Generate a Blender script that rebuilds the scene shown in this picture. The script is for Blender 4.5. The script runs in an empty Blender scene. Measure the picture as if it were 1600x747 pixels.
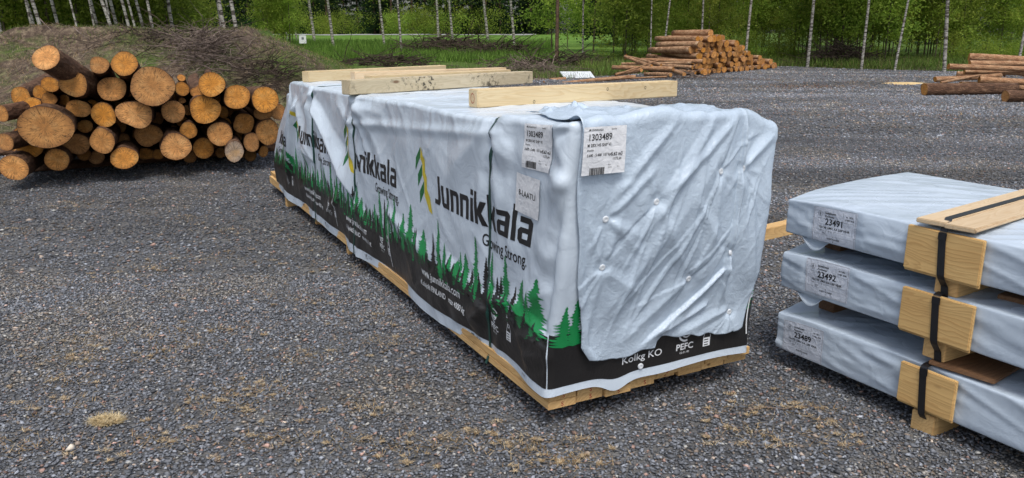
import bpy, bmesh, math, random
import numpy as np
from mathutils import Vector, Matrix
random.seed(7); rng = np.random.default_rng(7)
S = bpy.context.scene
C = S.collection
R = math.radians

# ------------------------------------------------------------------ camera
CAMH = 1.6
F = 1250.0; CX = 800.0; CY = 373.5; HZ = 50.0
TH = math.atan((CY-HZ)/F)
cam = bpy.data.cameras.new('camera'); camo = bpy.data.objects.new('camera', cam); C.objects.link(camo)
cam.sensor_width = 36; cam.lens = 36*F/1600; cam.clip_end = 2000; cam.clip_start = 0.05
camo.location = (0, 0, CAMH); camo.rotation_euler = (math.pi/2-TH, 0, 0)
S.camera = camo

def ray(u, v):
    a = (u-CX)/F; b = -(v-CY)/F
    return np.array([a, math.cos(TH)+b*math.sin(TH), -math.sin(TH)+b*math.cos(TH)])
def gp(u, v, z=0.0):
    """where a line of sight meets the height z"""
    r = ray(u, v); t = (z-CAMH)/r[2]
    return np.array([0, 0, CAMH])+r*t
def dp(u, v, y):
    """where a line of sight meets the distance y"""
    r = ray(u, v); return np.array([0, 0, CAMH])+r*(y/r[1])

# ------------------------------------------------------------------ noise
def _h(ix, iy, s):
    n = (ix.astype(np.int64)*374761393+iy.astype(np.int64)*668265263+s*974634777) & 0x7fffffff
    n = ((n ^ (n >> 13))*1274126177) & 0x7fffffff
    return ((n ^ (n >> 16)) & 0xffff)/65535.0*2-1
def vn(x, y, s=0):
    x = np.asarray(x, float); y = np.asarray(y, float)
    ix = np.floor(x).astype(int); iy = np.floor(y).astype(int); fx = x-ix; fy = y-iy
    fx = fx*fx*fx*(fx*(fx*6-15)+10); fy = fy*fy*fy*(fy*(fy*6-15)+10)
    a = _h(ix, iy, s)*(1-fx)+_h(ix+1, iy, s)*fx
    b = _h(ix, iy+1, s)*(1-fx)+_h(ix+1, iy+1, s)*fx
    return a*(1-fy)+b*fy
def fbm(x, y, s=0, o=4):
    r = 0; a = 1.0
    for k in range(o):
        r = r+a*vn(x*2**k, y*2**k, s+k*17); a *= .5
    return r
def sm(x, a=0., b=1.):
    x = np.clip((np.asarray(x, float)-a)/(b-a), 0, 1); return x*x*(3-2*x)

# ------------------------------------------------------------------ objects
def tag(o, label=None, cat=None, group=None, kind=None):
    if label: o['label'] = label
    if cat: o['category'] = cat
    if group: o['group'] = group
    if kind: o['kind'] = kind
    return o
def empty(name, label, cat, loc=(0, 0, 0), rz=0, group=None):
    o = bpy.data.objects.new(name, None); C.objects.link(o); o.location = loc; o.rotation_euler = (0, 0, rz)
    o.empty_display_size = .2
    return tag(o, label, cat, group)
def mk(name, V, Fc, mats, parent=None, mi=None, smooth=False, loc=None, rot=None, col=None):
    m = bpy.data.meshes.new(name)
    V = np.asarray(V, float)
    m.from_pydata(V.tolist(), [], [tuple(int(i) for i in f) for f in Fc])
    if not isinstance(mats, (list, tuple)): mats = [mats]
    for a in mats: m.materials.append(a)
    if mi is not None: m.polygons.foreach_set('material_index', np.asarray(mi, dtype=np.int32))
    if smooth: m.polygons.foreach_set('use_smooth', np.ones(len(m.polygons), bool))
    if col is not None:
        at = m.color_attributes.new('tint', 'FLOAT_COLOR', 'POINT')
        at.data.foreach_set('color', np.asarray(col, np.float32).ravel())
    m.update()
    o = bpy.data.objects.new(name, m); C.objects.link(o)
    if parent: o.parent = parent
    if loc is not None: o.location = loc
    if rot is not None: o.rotation_euler = rot
    return o
def mk_fast(name, V, Fq, n, mats, parent=None, col=None, smooth=False):
    """V (N,3), Fq (M,n) as numpy, quick build"""
    m = bpy.data.meshes.new(name)
    m.vertices.add(len(V)); m.vertices.foreach_set('co', np.asarray(V, np.float32).ravel())
    M = len(Fq); m.loops.add(M*n); m.loops.foreach_set('vertex_index', np.asarray(Fq, np.int32).ravel())
    m.polygons.add(M); m.polygons.foreach_set('loop_start', np.arange(0, M*n, n, dtype=np.int32))
    m.polygons.foreach_set('loop_total', np.full(M, n, np.int32))
    if smooth: m.polygons.foreach_set('use_smooth', np.ones(M, bool))
    m.update(calc_edges=True)
    if col is not None:
        at = m.color_attributes.new('tint', 'FLOAT_COLOR', 'POINT')
        at.data.foreach_set('color', np.asarray(col, np.float32).ravel())
    for a in (mats if isinstance(mats, (list, tuple)) else [mats]): m.materials.append(a)
    o = bpy.data.objects.new(name, m); C.objects.link(o)
    if parent: o.parent = parent
    return o
def board(name, size, loc, rz, mat, parent=None, bev=.003, rx=0, ry=0, jit=0.0):
    lx, ly, lz = size
    bm = bmesh.new(); bmesh.ops.create_cube(bm, size=1)
    for v in bm.verts: v.co = Vector((v.co.x*lx, v.co.y*ly, v.co.z*lz))
    if bev: bmesh.ops.bevel(bm, geom=bm.edges[:], offset=bev, segments=2, affect='EDGES')
    m = bpy.data.meshes.new(name); bm.to_mesh(m); bm.free(); m.materials.append(mat)
    o = bpy.data.objects.new(name, m); C.objects.link(o); o.location = loc; o.rotation_euler = (rx, ry, rz)
    if parent: o.parent = parent
    return o

# ------------------------------------------------------------------ materials
class NT:
    def __init__(s, name):
        s.m = bpy.data.materials.new(name); s.m.use_nodes = True; s.t = s.m.node_tree; s.n = s.t.nodes; s.l = s.t.links
        s.b = s.n['Principled BSDF']; s.out = s.n['Material Output']
        s.co = s.n.new('ShaderNodeTexCoord'); s.info = s.n.new('ShaderNodeObjectInfo')
    def N(s, typ, ins=None, **kw):
        n = s.n.new(typ)
        for k, v in kw.items(): setattr(n, k, v)
        for k, v in (ins or {}).items():
            if hasattr(v, 'is_output'): s.l.new(v, n.inputs[k])
            else: n.inputs[k].default_value = v
        return n
    def map(s, src=None, scale=(1, 1, 1), loc=(0, 0, 0)):
        return s.N('ShaderNodeMapping', {'Vector': src or s.co.outputs['Object'], 'Scale': scale, 'Location': loc}).outputs[0]
    def noise(s, vec, scale, detail=4, rough=.5, dist=0.):
        return s.N('ShaderNodeTexNoise', {'Vector': vec, 'Scale': scale, 'Detail': detail, 'Roughness': rough, 'Distortion': dist}).outputs['Fac']
    def ramp(s, fac, stops):
        r = s.N('ShaderNodeValToRGB', {'Fac': fac}); e = r.color_ramp.elements
        e[0].position, e[0].color = stops[0][0], (*stops[0][1], 1)
        e[1].position, e[1].color = stops[-1][0], (*stops[-1][1], 1)
        for p, c in stops[1:-1]:
            x = e.new(p); x.color = (*c, 1)
        return r.outputs[0]
    def mr(s, v, a, b, c=0., d=1.):
        return s.N('ShaderNodeMapRange', {'Value': v, 'From Min': a, 'From Max': b, 'To Min': c, 'To Max': d}).outputs[0]
    def mix(s, f, a, b, mode='MIX'):
        n = s.n.new('ShaderNodeMix'); n.data_type = 'RGBA'; n.blend_type = mode
        for i, v in ((0, f), (6, a), (7, b)):
            if hasattr(v, 'is_output'): s.l.new(v, n.inputs[i])
            else: n.inputs[i].default_value = v if i == 0 else (*v, 1)
        return n.outputs[2]
    def ma(s, op, a, b=0.):
        return s.N('ShaderNodeMath', {0: a, 1: b}, operation=op).outputs[0]
    def bump(s, h, st=.5, d=.01, nrm=None):
        ins = {'Height': h, 'Strength': st, 'Distance': d}
        if nrm: ins['Normal'] = nrm
        return s.N('ShaderNodeBump', ins).outputs[0]
    def fin(s, col=None, rough=None, nrm=None, spec=None):
        for k, v in (('Base Color', col), ('Roughness', rough), ('Normal', nrm), ('Specular IOR Level', spec)):
            if v is None: continue
            if hasattr(v, 'is_output'): s.l.new(v, s.b.inputs[k])
            else: s.b.inputs[k].default_value = (*v, 1) if k == 'Base Color' else v
        return s.m

def flat(name, col, rough=.6, spec=.5):
    t = NT(name); n = t.noise(t.co.outputs['Object'], 9, 4)
    c = t.mix(t.mr(n, .3, .7, 0, 1), tuple(x*.8 for x in col), tuple(min(1, x*1.15) for x in col))
    return t.fin(c, rough, None, spec)

def film(name, a, b, rough=.33, crink=.25, scale=30):
    t = NT(name); O = t.co.outputs['Object']
    n1 = t.noise(O, 2.2, 3); n2 = t.noise(t.map(scale=(1, 1, .35)), scale, 5, .6, .6); n3 = t.noise(O, 7, 3, .6, 1.2)
    dirt = t.mr(t.noise(O, 5, 8, .7), .56, .75, 0, .35)
    c = t.mix(t.mr(n1, .3, .7), a, b); c = t.mix(dirt, c, tuple(x*.72 for x in a))
    h = t.ma('ADD', t.ma('MULTIPLY', n2, .4), n3)
    return t.fin(c, t.mr(n1, .3, .7, rough-.06, rough+.08), t.bump(h, crink, .02), .5)

M = {}
M['film'] = film('blue_white_film', (.51, .59, .68), (.58, .665, .755), .25)
M['film_blue'] = film('pale_blue_film', (.42, .50, .60), (.49, .57, .66), .22, .25, 14)
M['film_black'] = film('black_print', (.012, .012, .013), (.018, .017, .017), .33)
M['print_green'] = film('green_print', (.008, .20, .055), (.012, .24, .07), .36)
M['print_dgreen'] = film('logo_green', (.005, .13, .035), (.006, .15, .04), .36)
M['print_yellow'] = film('logo_yellow', (.56, .45, .03), (.62, .50, .04), .36)
M['print_white'] = flat('white_print', (.72, .75, .78), .45)
M['ink'] = flat('black_ink', (.012, .012, .014), .5)
M['ink_grey'] = flat('grey_ink', (.16, .17, .19), .6)
M['ink_red'] = flat('red_ink', (.36, .03, .02), .7)
M['strap_green'] = flat('green_strap', (.008, .05, .04), .35)
M['strap_black'] = flat('black_strap', (.010, .010, .012), .4)
M['plastic'] = flat('white_plastic', (.66, .70, .74), .4)
M['white_tape'] = flat('white_tape', (.70, .72, .74), .5)

def fleece():
    t = NT('crinkled_sheet'); O = t.co.outputs['Object']
    n1 = t.noise(O, 2.5, 4); n2 = t.noise(O, 55, 6, .65, 1.5); n3 = t.noise(O, 17, 5, .65, 2.0)
    v = t.N('ShaderNodeTexVoronoi', {'Vector': O, 'Scale': 160}).outputs['Distance']
    c = t.mix(t.mr(n1, .3, .7), (.40, .485, .585), (.47, .565, .67))
    c = t.mix(t.mr(n2, .45, .7, 0, .5), c, (.53, .64, .75))
    h = t.ma('ADD', t.ma('MULTIPLY', n2, .55), t.ma('MULTIPLY', n3, 1.6)); h = t.ma('ADD', h, t.ma('MULTIPLY', v, .12))
    return t.fin(c, .25, t.bump(h, .36, .009), .5)
M['fleece'] = fleece()

def paper():
    t = NT('label_paper'); O = t.co.outputs['Object']
    n = t.noise(O, 22, 4, .6, 1.5)
    c = t.mix(t.mr(t.noise(O, 60, 4), .4, .7, 0, .5), (.74, .76, .79), (.62, .64, .68))
    return t.fin(c, .55, t.bump(n, .5, .012), .4)
M['paper'] = paper()
def thinpaper():
    t = NT('clear_label'); O = t.co.outputs['Object']
    n = t.noise(O, 30, 4, .6, 1.5)
    c = t.mix(t.mr(t.noise(O, 60, 4), .4, .7, 0, .5), (.52, .56, .64), (.42, .48, .57))
    return t.fin(c, .45, t.bump(n, .5, .012), .4)
M['label'] = thinpaper()

def wood(name, a, b, g=(.30, .15, .05), ringscale=1., dirt=0., knots=True):
    t = NT(name); O = t.co.outputs['Object']
    off = t.N('ShaderNodeVectorMath', {0: O}, operation='ADD'); 
    sc = t.N('ShaderNodeVectorMath', {0: (7.3, 3.1, 5.7)}, operation='SCALE'); t.l.new(t.info.outputs['Random'], sc.inputs['Scale']); t.l.new(sc.outputs[0], off.inputs[1])
    P = off.outputs[0]
    warp = t.noise(t.map(P, (1.6, 7, 7)), 1.0, 3, .5, 1.0)
    sep = t.N('ShaderNodeSeparateXYZ', {'Vector': P})
    y = t.ma('ADD', t.ma('MULTIPLY', sep.outputs[1], 38*ringscale), t.ma('MULTIPLY', sep.outputs[2], 55*ringscale))
    y = t.ma('ADD', y, t.ma('MULTIPLY', warp, 11))
    ring = t.ma('FRACT', y)
    ring = t.ramp(ring, [(0, (0, 0, 0)), (.55, (.35,)*3), (.82, (1,)*3), (.95, (.7,)*3), (1, (0,)*3)])
    fine = t.noise(t.map(P, (4, 90, 90)), 1.0, 4, .6)
    c = t.mix(t.mr(t.noise(t.map(P, (1, 5, 5)), 1.5, 3), .3, .7), a, b)
    c = t.mix(t.ma('MULTIPLY', ring, .40), c, g)
    c = t.mix(t.mr(fine, .45, .75, 0, .3), c, tuple(x*.7 for x in a))
    if knots:
        v = t.N('ShaderNodeTexVoronoi', {'Vector': t.map(P, (3.2, 8, 8)), 'Scale': 1.0})
        k = t.mr(v.outputs['Distance'], .06, .12, 1, 0); c = t.mix(t.ma('MULTIPLY', k, .8), c, (.13, .05, .02))
    if dirt:
        d = t.mr(t.noise(t.map(P, (1.2, 1, 1)), 22, 8, .75), .53, .58, 0, 1)
        d = t.ma('MULTIPLY', d, t.mr(t.noise(P, 3, 2), .42, .6, 0, dirt)); c = t.mix(d, c, (.035, .03, .025))
    c = t.N('ShaderNodeHueSaturation', {'Color': c, 'Value': t.mr(t.info.outputs['Random'], 0, 1, .82, 1.12)}).outputs[0]
    return t.fin(c, .62, t.bump(t.ma('ADD', fine, ring), .2, .002), .35)
M['pine'] = wood('fresh_pine', (.66, .52, .31), (.74, .61, .38), (.52, .34, .15), .6)
M['pine_dirty'] = wood('dirty_pine', (.60, .51, .34), (.68, .59, .42), (.42, .33, .2), .5, .95)
M['pine_warm'] = wood('warm_pine', (.60, .38, .16), (.70, .48, .22), (.34, .16, .05), .8)
M['pine_board'] = wood('planed_pine', (.62, .47, .30), (.68, .54, .36), (.50, .33, .17), .4)
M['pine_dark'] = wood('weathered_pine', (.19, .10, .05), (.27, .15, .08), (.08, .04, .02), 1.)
M['pine_pad'] = wood('rough_pine_pad', (.60, .38, .15), (.69, .47, .20), (.33, .16, .05), 1.1)

def bark(name, stops, tint, k):
    t = NT(name); O = t.co.outputs['Object']
    v = t.N('ShaderNodeTexVoronoi', {'Vector': t.map(scale=(1, 1, .35)), 'Scale': 28}, feature='F1')
    n = t.noise(t.map(scale=(1, 1, .5)), 9, 6, .7); n2 = t.noise(O, 45, 5, .7)
    c = t.ramp(n, stops)
    c = t.mix(t.mr(t.info.outputs['Random'], 0, 1, 0, .45), c, tint)
    c = t.mix(t.mr(n2, .35, .6, .55, 0), c, (.02, .014, .01))
    h = t.ma('ADD', v.outputs['Distance'], t.ma('MULTIPLY', n2, .8))
    return t.fin(c, .85, t.bump(h, .8, .02), .2)
M['bark'] = bark('pine_bark', [(.3, (.045, .028, .02)), (.5, (.12, .065, .04)), (.62, (.22, .13, .08)), (.75, (.30, .21, .15))], (.13, .055, .03), 1.)
M['bark_far'] = bark('thin_pine_bark', [(.3, (.08, .045, .03)), (.42, (.30, .16, .09)), (.55, (.50, .31, .18)), (.7, (.60, .46, .32))], (.42, .21, .10), 1.)
def cutface(name, ring_a, ring_b, rim, grey=0.):
    t = NT(name); O = t.co.outputs['Object']
    flatv = t.map(scale=(1, 1, 0))
    sc = t.N('ShaderNodeVectorMath', {0: (3.3, 9.1, 5.7)}, operation='SCALE'); t.l.new(t.info.outputs['Random'], sc.inputs['Scale'])
    off = t.N('ShaderNodeVectorMath', {0: O, 1: sc.outputs[0]}, operation='ADD').outputs[0]
    d = t.N('ShaderNodeVectorMath', {0: flatv}, operation='LENGTH').outputs['Value']
    w = t.noise(off, 5, 3, .5); w2 = t.noise(off, 26, 4, .6)
    dd = t.ma('ADD', t.ma('MULTIPLY', d, 1.0), t.ma('MULTIPLY', w, .07))
    rings = t.ma('FRACT', t.ma('MULTIPLY', dd, 95))
    c = t.mix(t.mr(dd, .04, .16), ring_a, ring_b)
    at = t.N('ShaderNodeAttribute', attribute_name='tint').outputs['Color']
    rimf = t.N('ShaderNodeSeparateColor', {'Color': at}).outputs[0]
    c = t.mix(t.mr(rimf, .62, .98, 0, .8), c, rim)
    heart = t.mr(rimf, .45, .56, .42, 0); c = t.mix(heart, c, tuple(x*.62 for x in ring_a))
    c = t.mix(t.ma('MULTIPLY', rings, .5), c, tuple(x*.45 for x in ring_a))
    saw = t.noise(t.map(scale=(1.2, 60, 1)), 2.0, 3, .6)
    c = t.mix(t.mr(saw, .48, .66, 0, .5), c, tuple(x*.4 for x in ring_a))
    stain = t.mr(w2, .48, .66, 0, .75); c = t.mix(stain, c, tuple(x*.45 for x in ring_b))
    blot = t.mr(t.noise(off, 9, 4), .52, .68, 0, .4); c = t.mix(blot, c, (.62, .36, .13))
    # drying cracks
    sx = t.N('ShaderNodeSeparateXYZ', {'Vector': O})
    ang = t.ma('ARCTAN2', sx.outputs[1], sx.outputs[0])
    ca = t.ma('ADD', t.ma('MULTIPLY', ang, 1.9), t.ma('MULTIPLY', t.info.outputs['Random'], 31.))
    crk = t.noise(t.N('ShaderNodeCombineXYZ', {'X': ca, 'Y': t.ma('MULTIPLY', d, 1.5), 'Z': w}).outputs[0], 4.5, 2, .5)
    crack = t.mr(t.ma('ABSOLUTE', t.ma('SUBTRACT', crk, .5)), 0, .035, .92, 0)
    c = t.mix(crack, c, (.05, .025, .01))
    rnd = t.N('ShaderNodeHueSaturation', {'Color': c, 'Value': t.mr(t.info.outputs['Random'], 0, 1, .72, 1.20), 'Saturation': t.mr(t.ma('FRACT', t.ma('MULTIPLY', t.info.outputs['Random'], 7.7)), 0, 1, .93, 1.06)}).outputs[0]
    return t.fin(rnd, .7, t.bump(t.ma('ADD', saw, rings), .25, .003), .3)
M['cut'] = cutface('cut_pine_face', (.68, .29, .065), (.72, .34, .09), (.17, .065, .02))
M['cut_grey'] = cutface('weathered_cut_face', (.42, .30, .2), (.5, .42, .34), (.3, .2, .14))
M['cut_small'] = flat('cut_face_far', (.52, .26, .08), .8)

def gravel():
    t = NT('gravel_ground'); G = t.N('ShaderNodeNewGeometry').outputs['Position']
    v = t.N('ShaderNodeTexVoronoi', {'Vector': G, 'Scale': 62, 'Randomness': 1.0}, feature='F1')
    v2 = t.N('ShaderNodeTexVoronoi', {'Vector': G, 'Scale': 27, 'Randomness': 1.0}, feature='F1')
    cs = t.N('ShaderNodeSeparateColor', {'Color': v.outputs['Color']}).outputs[0]
    cs2 = t.N('ShaderNodeSeparateColor', {'Color': v2.outputs['Color']}).outputs[1]
    c = t.ramp(cs, [(0, (.05, .054, .062)), (.35, (.095, .103, .118)), (.7, (.165, .175, .195)), (.9, (.24, .245, .255)), (1, (.42, .41, .39))])
    c = t.mix(t.mr(cs2, 0, 1, 0, .5), c, (.10, .10, .105))
    c = t.mix(t.mr(v.outputs['Distance'], .3, .75, 0, .75), c, (.02, .02, .02))
    warm = t.mr(t.noise(G, 1.3, 7, .68), .55, .7, 0, .35)
    c = t.mix(warm, c, (.15, .125, .095))
    moss = t.mr(t.noise(G, 3.1, 8, .75), .64, .72, 0, .7); c = t.mix(moss, c, (.13, .105, .04))
    dark = t.mr(t.noise(t.map(G, (.16, .5, 1)), 1.0, 4), .45, .62, 0, .4); c = t.mix(dark, c, (.045, .047, .052))
    tr = t.noise(t.map(G, (.05, .55, 1)), 1.0, 3); c = t.mix(t.mr(tr, .5, .65, 0, .35), c, (.17, .165, .16))
    sp1 = t.mr(t.noise(G, 26, 5, .8), .38, .64); c = t.mix(t.ma('MULTIPLY', t.ma('SUBTRACT', 1., sp1), .55), c, (.03, .032, .036)); c = t.mix(t.mr(t.noise(G, 17, 6, .85), .56, .70, 0, .5), c, (.34, .34, .34))
    sp2 = t.mr(t.noise(t.map(G, (1.6, 5, 1)), 1.0, 7, .75), .42, .62, 0, .45); c = t.mix(sp2, c, (.22, .215, .205)); c = t.mix(t.mr(t.noise(t.map(G, (.5, 2.2, 1), (9, 4, 0)), 1.0, 6, .7), .55, .66, 0, .5), c, (.055, .057, .062))
    h = t.ma('SUBTRACT', 1.0, v.outputs['Distance']); h = t.ma('ADD', h, t.ma('MULTIPLY', t.ma('SUBTRACT', 1., v2.outputs['Distance']), .6))
    b = t.bump(h, .9, .012); b2 = t.bump(t.noise(G, .9, 5), .5, .12, b)
    return t.fin(c, .8, b2, .3)
M['gravel'] = gravel()
def vcol(name, rough=.8, spec=.3, trans=0., var=0.25):
    t = NT(name); at = t.N('ShaderNodeAttribute', attribute_name='tint').outputs['Color']
    n = t.noise(t.co.outputs['Object'], 40, 4)
    c = t.mix(t.mr(n, .35, .65, 0, var), at, (.03, .03, .03))
    t.fin(c, rough, None, spec)
    if trans:
        tl = t.N('ShaderNodeBsdfTranslucent', {'Color': c}); ms = t.N('ShaderNodeMixShader', {0: trans, 1: t.b.outputs[0], 2: tl.outputs[0]})
        t.l.new(ms.outputs[0], t.out.inputs['Surface'])
    return t.m
M['stone'] = vcol('gravel_stone', .72, .35)
M['straw'] = vcol('dry_straw', .8, .2, .25)
def leafmat(name, a, b):
    t = NT(name); at = t.N('ShaderNodeAttribute', attribute_name='tint').outputs['Color']
    f = t.N('ShaderNodeSeparateColor', {'Color': at}).outputs[0]
    c = t.mix(f, a, b)
    c = t.N('ShaderNodeHueSaturation', {'Color': c, 'Hue': t.mr(t.info.outputs['Random'], 0, 1, .485, .512), 'Value': t.mr(t.info.outputs['Random'], 0, 1, .75, 1.25)}).outputs[0]
    t.fin(c, .6, None, .2)
    tl = t.N('ShaderNodeBsdfTranslucent', {'Color': c}); ms = t.N('ShaderNodeMixShader', {0: .58, 1: t.b.outputs[0], 2: tl.outputs[0]})
    t.l.new(ms.outputs[0], t.out.inputs['Surface'])
    return t.m
M['leaf'] = leafmat('birch_leaf', (.14, .22, .03), (.40, .50, .08))
M['leaf_bright'] = leafmat('spring_leaf', (.18, .27, .035), (.46, .56, .10))
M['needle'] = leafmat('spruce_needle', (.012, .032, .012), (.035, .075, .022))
def birchbark():
    t = NT('birch_bark'); O = t.co.outputs['Object']
    n = t.noise(t.map(scale=(3, 3, 16)), 1.0, 4, .6); n2 = t.noise(t.map(scale=(2.2, 2.2, 3.2)), 1.3, 5, .7)
    c = t.mix(t.mr(n, .50, .57, 0, .95), (.38, .365, .335), (.04, .035, .03))
    c = t.mix(t.mr(n2, .5, .66, 0, .85), c, (.12, .10, .085))
    return t.fin(c, .75, t.bump(n, .3, .01), .2)
M['birch'] = birchbark()
def twigmat(name, a, b):
    t = NT(name); n = t.noise(t.map(scale=(3, 3, 3)), 2, 5, .7)
    return t.fin(t.mix(t.mr(n, .35, .65), a, b), .85, t.bump(n, .4, .01), .2)
M['twig'] = twigmat('grey_twig', (.07, .05, .045), (.24, .19, .16))
M['twig_dark'] = twigmat('dark_twig', (.02, .016, .013), (.09, .065, .05))
M['stem'] = twigmat('young_stem', (.05, .045, .03), (.14, .12, .08))
M['pinebark'] = twigmat('pine_trunk_bark', (.06, .04, .03), (.17, .11, .08))

def verge():
    t = NT('verge_ground'); G = t.N('ShaderNodeNewGeometry').outputs['Position']
    at = t.N('ShaderNodeAttribute', attribute_name='tint').outputs['Color']
    sp = t.N('ShaderNodeSeparateColor', {'Color': at})
    n1 = t.noise(G, 2.2, 8, .7); n2 = t.noise(G, 9, 6, .75); n3 = t.noise(t.map(G, (.6, .6, .6), (5, 3, 1)), 1.0, 6, .65)
    dirt = t.ramp(n2, [(.3, (.035, .026, .02)), (.5, (.11, .08, .06)), (.62, (.21, .165, .115)), (.75, (.34, .28, .19))])
    grass = t.ramp(n2, [(.3, (.03, .055, .012)), (.55, (.085, .145, .025)), (.75, (.17, .24, .05))])
    g = t.mr(t.ma('ADD', t.ma('MULTIPLY', n3, .7), t.ma('ADD', t.ma('MULTIPLY', n1, .3), t.ma('SUBTRACT', sp.outputs[0], .5))), .45, .6)
    c = t.mix(g, dirt, grass)
    c = t.mix(t.ma('MULTIPLY', sp.outputs[1], .8), c, (.018, .016, .012))
    return t.fin(c, .9, t.bump(n2, .8, .08), .15)
M['verge'] = verge()
M['meadow'] = None
def meadow():
    t = NT('meadow_grass'); G = t.N('ShaderNodeNewGeometry').outputs['Position']
    n = t.noise(G, 1.2, 7, .7); n2 = t.noise(t.map(G, (.1, .4, 1)), 1, 4)
    c = t.ramp(n, [(.3, (.05, .11, .015)), (.55, (.10, .20, .025)), (.75, (.16, .27, .05))])
    c = t.mix(t.mr(n2, .45, .65, 0, .4), c, (.17, .24, .06))
    return t.fin(c, .9, t.bump(n, .8, .1), .15)
M['meadow'] = meadow()
M['road'] = flat('pale_road', (.27, .27, .27), .85)

# ------------------------------------------------------------------ world and light
w = bpy.data.worlds.new('World'); S.world = w; w.use_nodes = True
nt = w.node_tree; bg = nt.nodes['Background']
sky = nt.nodes.new('ShaderNodeTexSky'); sky.sky_type = 'NISHITA'; sky.sun_disc = False
SUN_EL = R(62); SUN_AZ = R(172)      # azimuth measured from +Y towards +X: behind the camera
sky.sun_elevation = SUN_EL; sky.sun_rotation = SUN_AZ
sky.air_density = 1.0; sky.dust_density = 4.0; sky.ozone_density = 1.0
hs = nt.nodes.new('ShaderNodeHueSaturation'); hs.inputs['Saturation'].default_value = .60
nt.links.new(sky.outputs[0], hs.inputs['Color']); nt.links.new(hs.outputs[0], bg.inputs['Color'])
bg.inputs['Strength'].default_value = .15
sl = bpy.data.lights.new('sun', 'SUN'); sl.energy = 1.7; sl.angle = R(20); sl.color = (1, .96, .9)
so = bpy.data.objects.new('sun', sl); C.objects.link(so)
d = Vector((math.sin(SUN_AZ)*math.cos(SUN_EL), math.cos(SUN_AZ)*math.cos(SUN_EL), math.sin(SUN_EL)))
so.rotation_euler = d.to_track_quat('Z', 'Y').to_euler(); so.location = d*40+Vector((0, 0, 5))
S.view_settings.view_transform = 'Standard'; S.view_settings.look = 'None'; S.view_settings.gamma = 1
S.view_settings.exposure = 0.25

# ------------------------------------------------------------------ rounded deformable box
class Wrap:
    """a film pulled over a box: faces 'L' (x=0), 'E' (front, y=y0), 'T' top, 'R' (x=x1), 'B' back, 'U' underside"""
    def __init__(s, lo, hi, r, disp, deform, openbottom):
        s.lo = np.array(lo, float); s.hi = np.array(hi, float); s.r = r; s.disp = disp; s.deform = deform; s.ob = openbottom
    def box(s, f, a, b):
        a = np.asarray(a, float); b = np.asarray(b, float); k = np.ones_like(a*b)
        if f == 'L': return np.stack([s.lo[0]*k, a*k, b*k], -1)
        if f == 'R': return np.stack([s.hi[0]*k, a*k, b*k], -1)
        if f == 'E': return np.stack([a*k, s.lo[1]*k, b*k], -1)
        if f == 'B': return np.stack([a*k, s.hi[1]*k, b*k], -1)
        if f == 'T': return np.stack([a*k, b*k, s.hi[2]*k], -1)
        if f == 'U': return np.stack([a*k, b*k, s.lo[2]*k], -1)
        if f == 'ET':   # up the front face and on over the top: b beyond the top height runs back along y
            z = np.minimum(b, s.hi[2]); y = s.lo[1]+np.maximum(b-s.hi[2], 0)
            return np.stack([a*k, y*k, z*k], -1)
    def pos(s, f, a, b, extra=0.0):
        p = s.box(f, a, b); lo = s.lo+s.r; hi = s.hi-s.r
        if s.ob: lo[2] = -9
        q = np.clip(p, lo, hi); n = p-q; n /= np.maximum(np.linalg.norm(n, axis=-1, keepdims=True), 1e-9)
        x = q+n*s.r
        x = x+n*(s.disp(p, n)+extra)[..., None]
        return s.deform(x, p, n)
    def on(s, f, a, b, off):
        """point of the film plus an offset along its true normal"""
        e = .004; a = np.asarray(a, float); b = np.asarray(b, float)
        p0 = s.pos(f, a, b); da = s.pos(f, a+e, b)-s.pos(f, a-e, b); db = s.pos(f, a, b+e)-s.pos(f, a, b-e)
        n = np.cross(da, db); n /= np.maximum(np.linalg.norm(n, axis=-1, keepdims=True), 1e-12)
        pb = s.box(f, a, b); c = (s.lo+s.hi)/2; sg = np.sign(np.sum(n*s.outn(f, pb), -1, keepdims=True))
        return p0+n*sg*off
    def outn(s, f, pb):
        return np.array({'L': (-1, 0, 0), 'R': (1, 0, 0), 'E': (0, -1, 0), 'B': (0, 1, 0), 'T': (0, 0, 1), 'U': (0, 0, -1), 'ET': (0, -1, 1)}[f], float)
def axis(a, b, step, r):
    n = max(2, int(round((b-a-2*r)/step))+1)
    mid = np.linspace(a+r, b-r, n); e = np.array([0, .3, .6, .85])*r
    return np.concatenate([a+e, mid, (b-e)[::-1]])
def grid(V, flip):
    n, m = V.shape[:2]; I = np.arange(n*m).reshape(n, m)
    q = np.stack([I[:-1, :-1], I[1:, :-1], I[1:, 1:], I[:-1, 1:]], -1).reshape(-1, 4)
    return V.reshape(-1, 3), (q[:, ::-1] if flip else q)
class Soup:
    def __init__(s): s.V = []; s.F = []; s.M = []; s.n = 0; s.col = []
    def add(s, V, Fc, mi=0):
        V = np.asarray(V, float); s.V.append(V); s.F += [tuple(int(i)+s.n for i in f) for f in Fc]; s.M += [mi]*len(Fc); s.n += len(V)
    def obj(s, name, mats, parent=None, smooth=False, **k):
        return mk(name, np.concatenate(s.V), s.F, mats, parent, s.M, smooth, **k)

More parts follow.
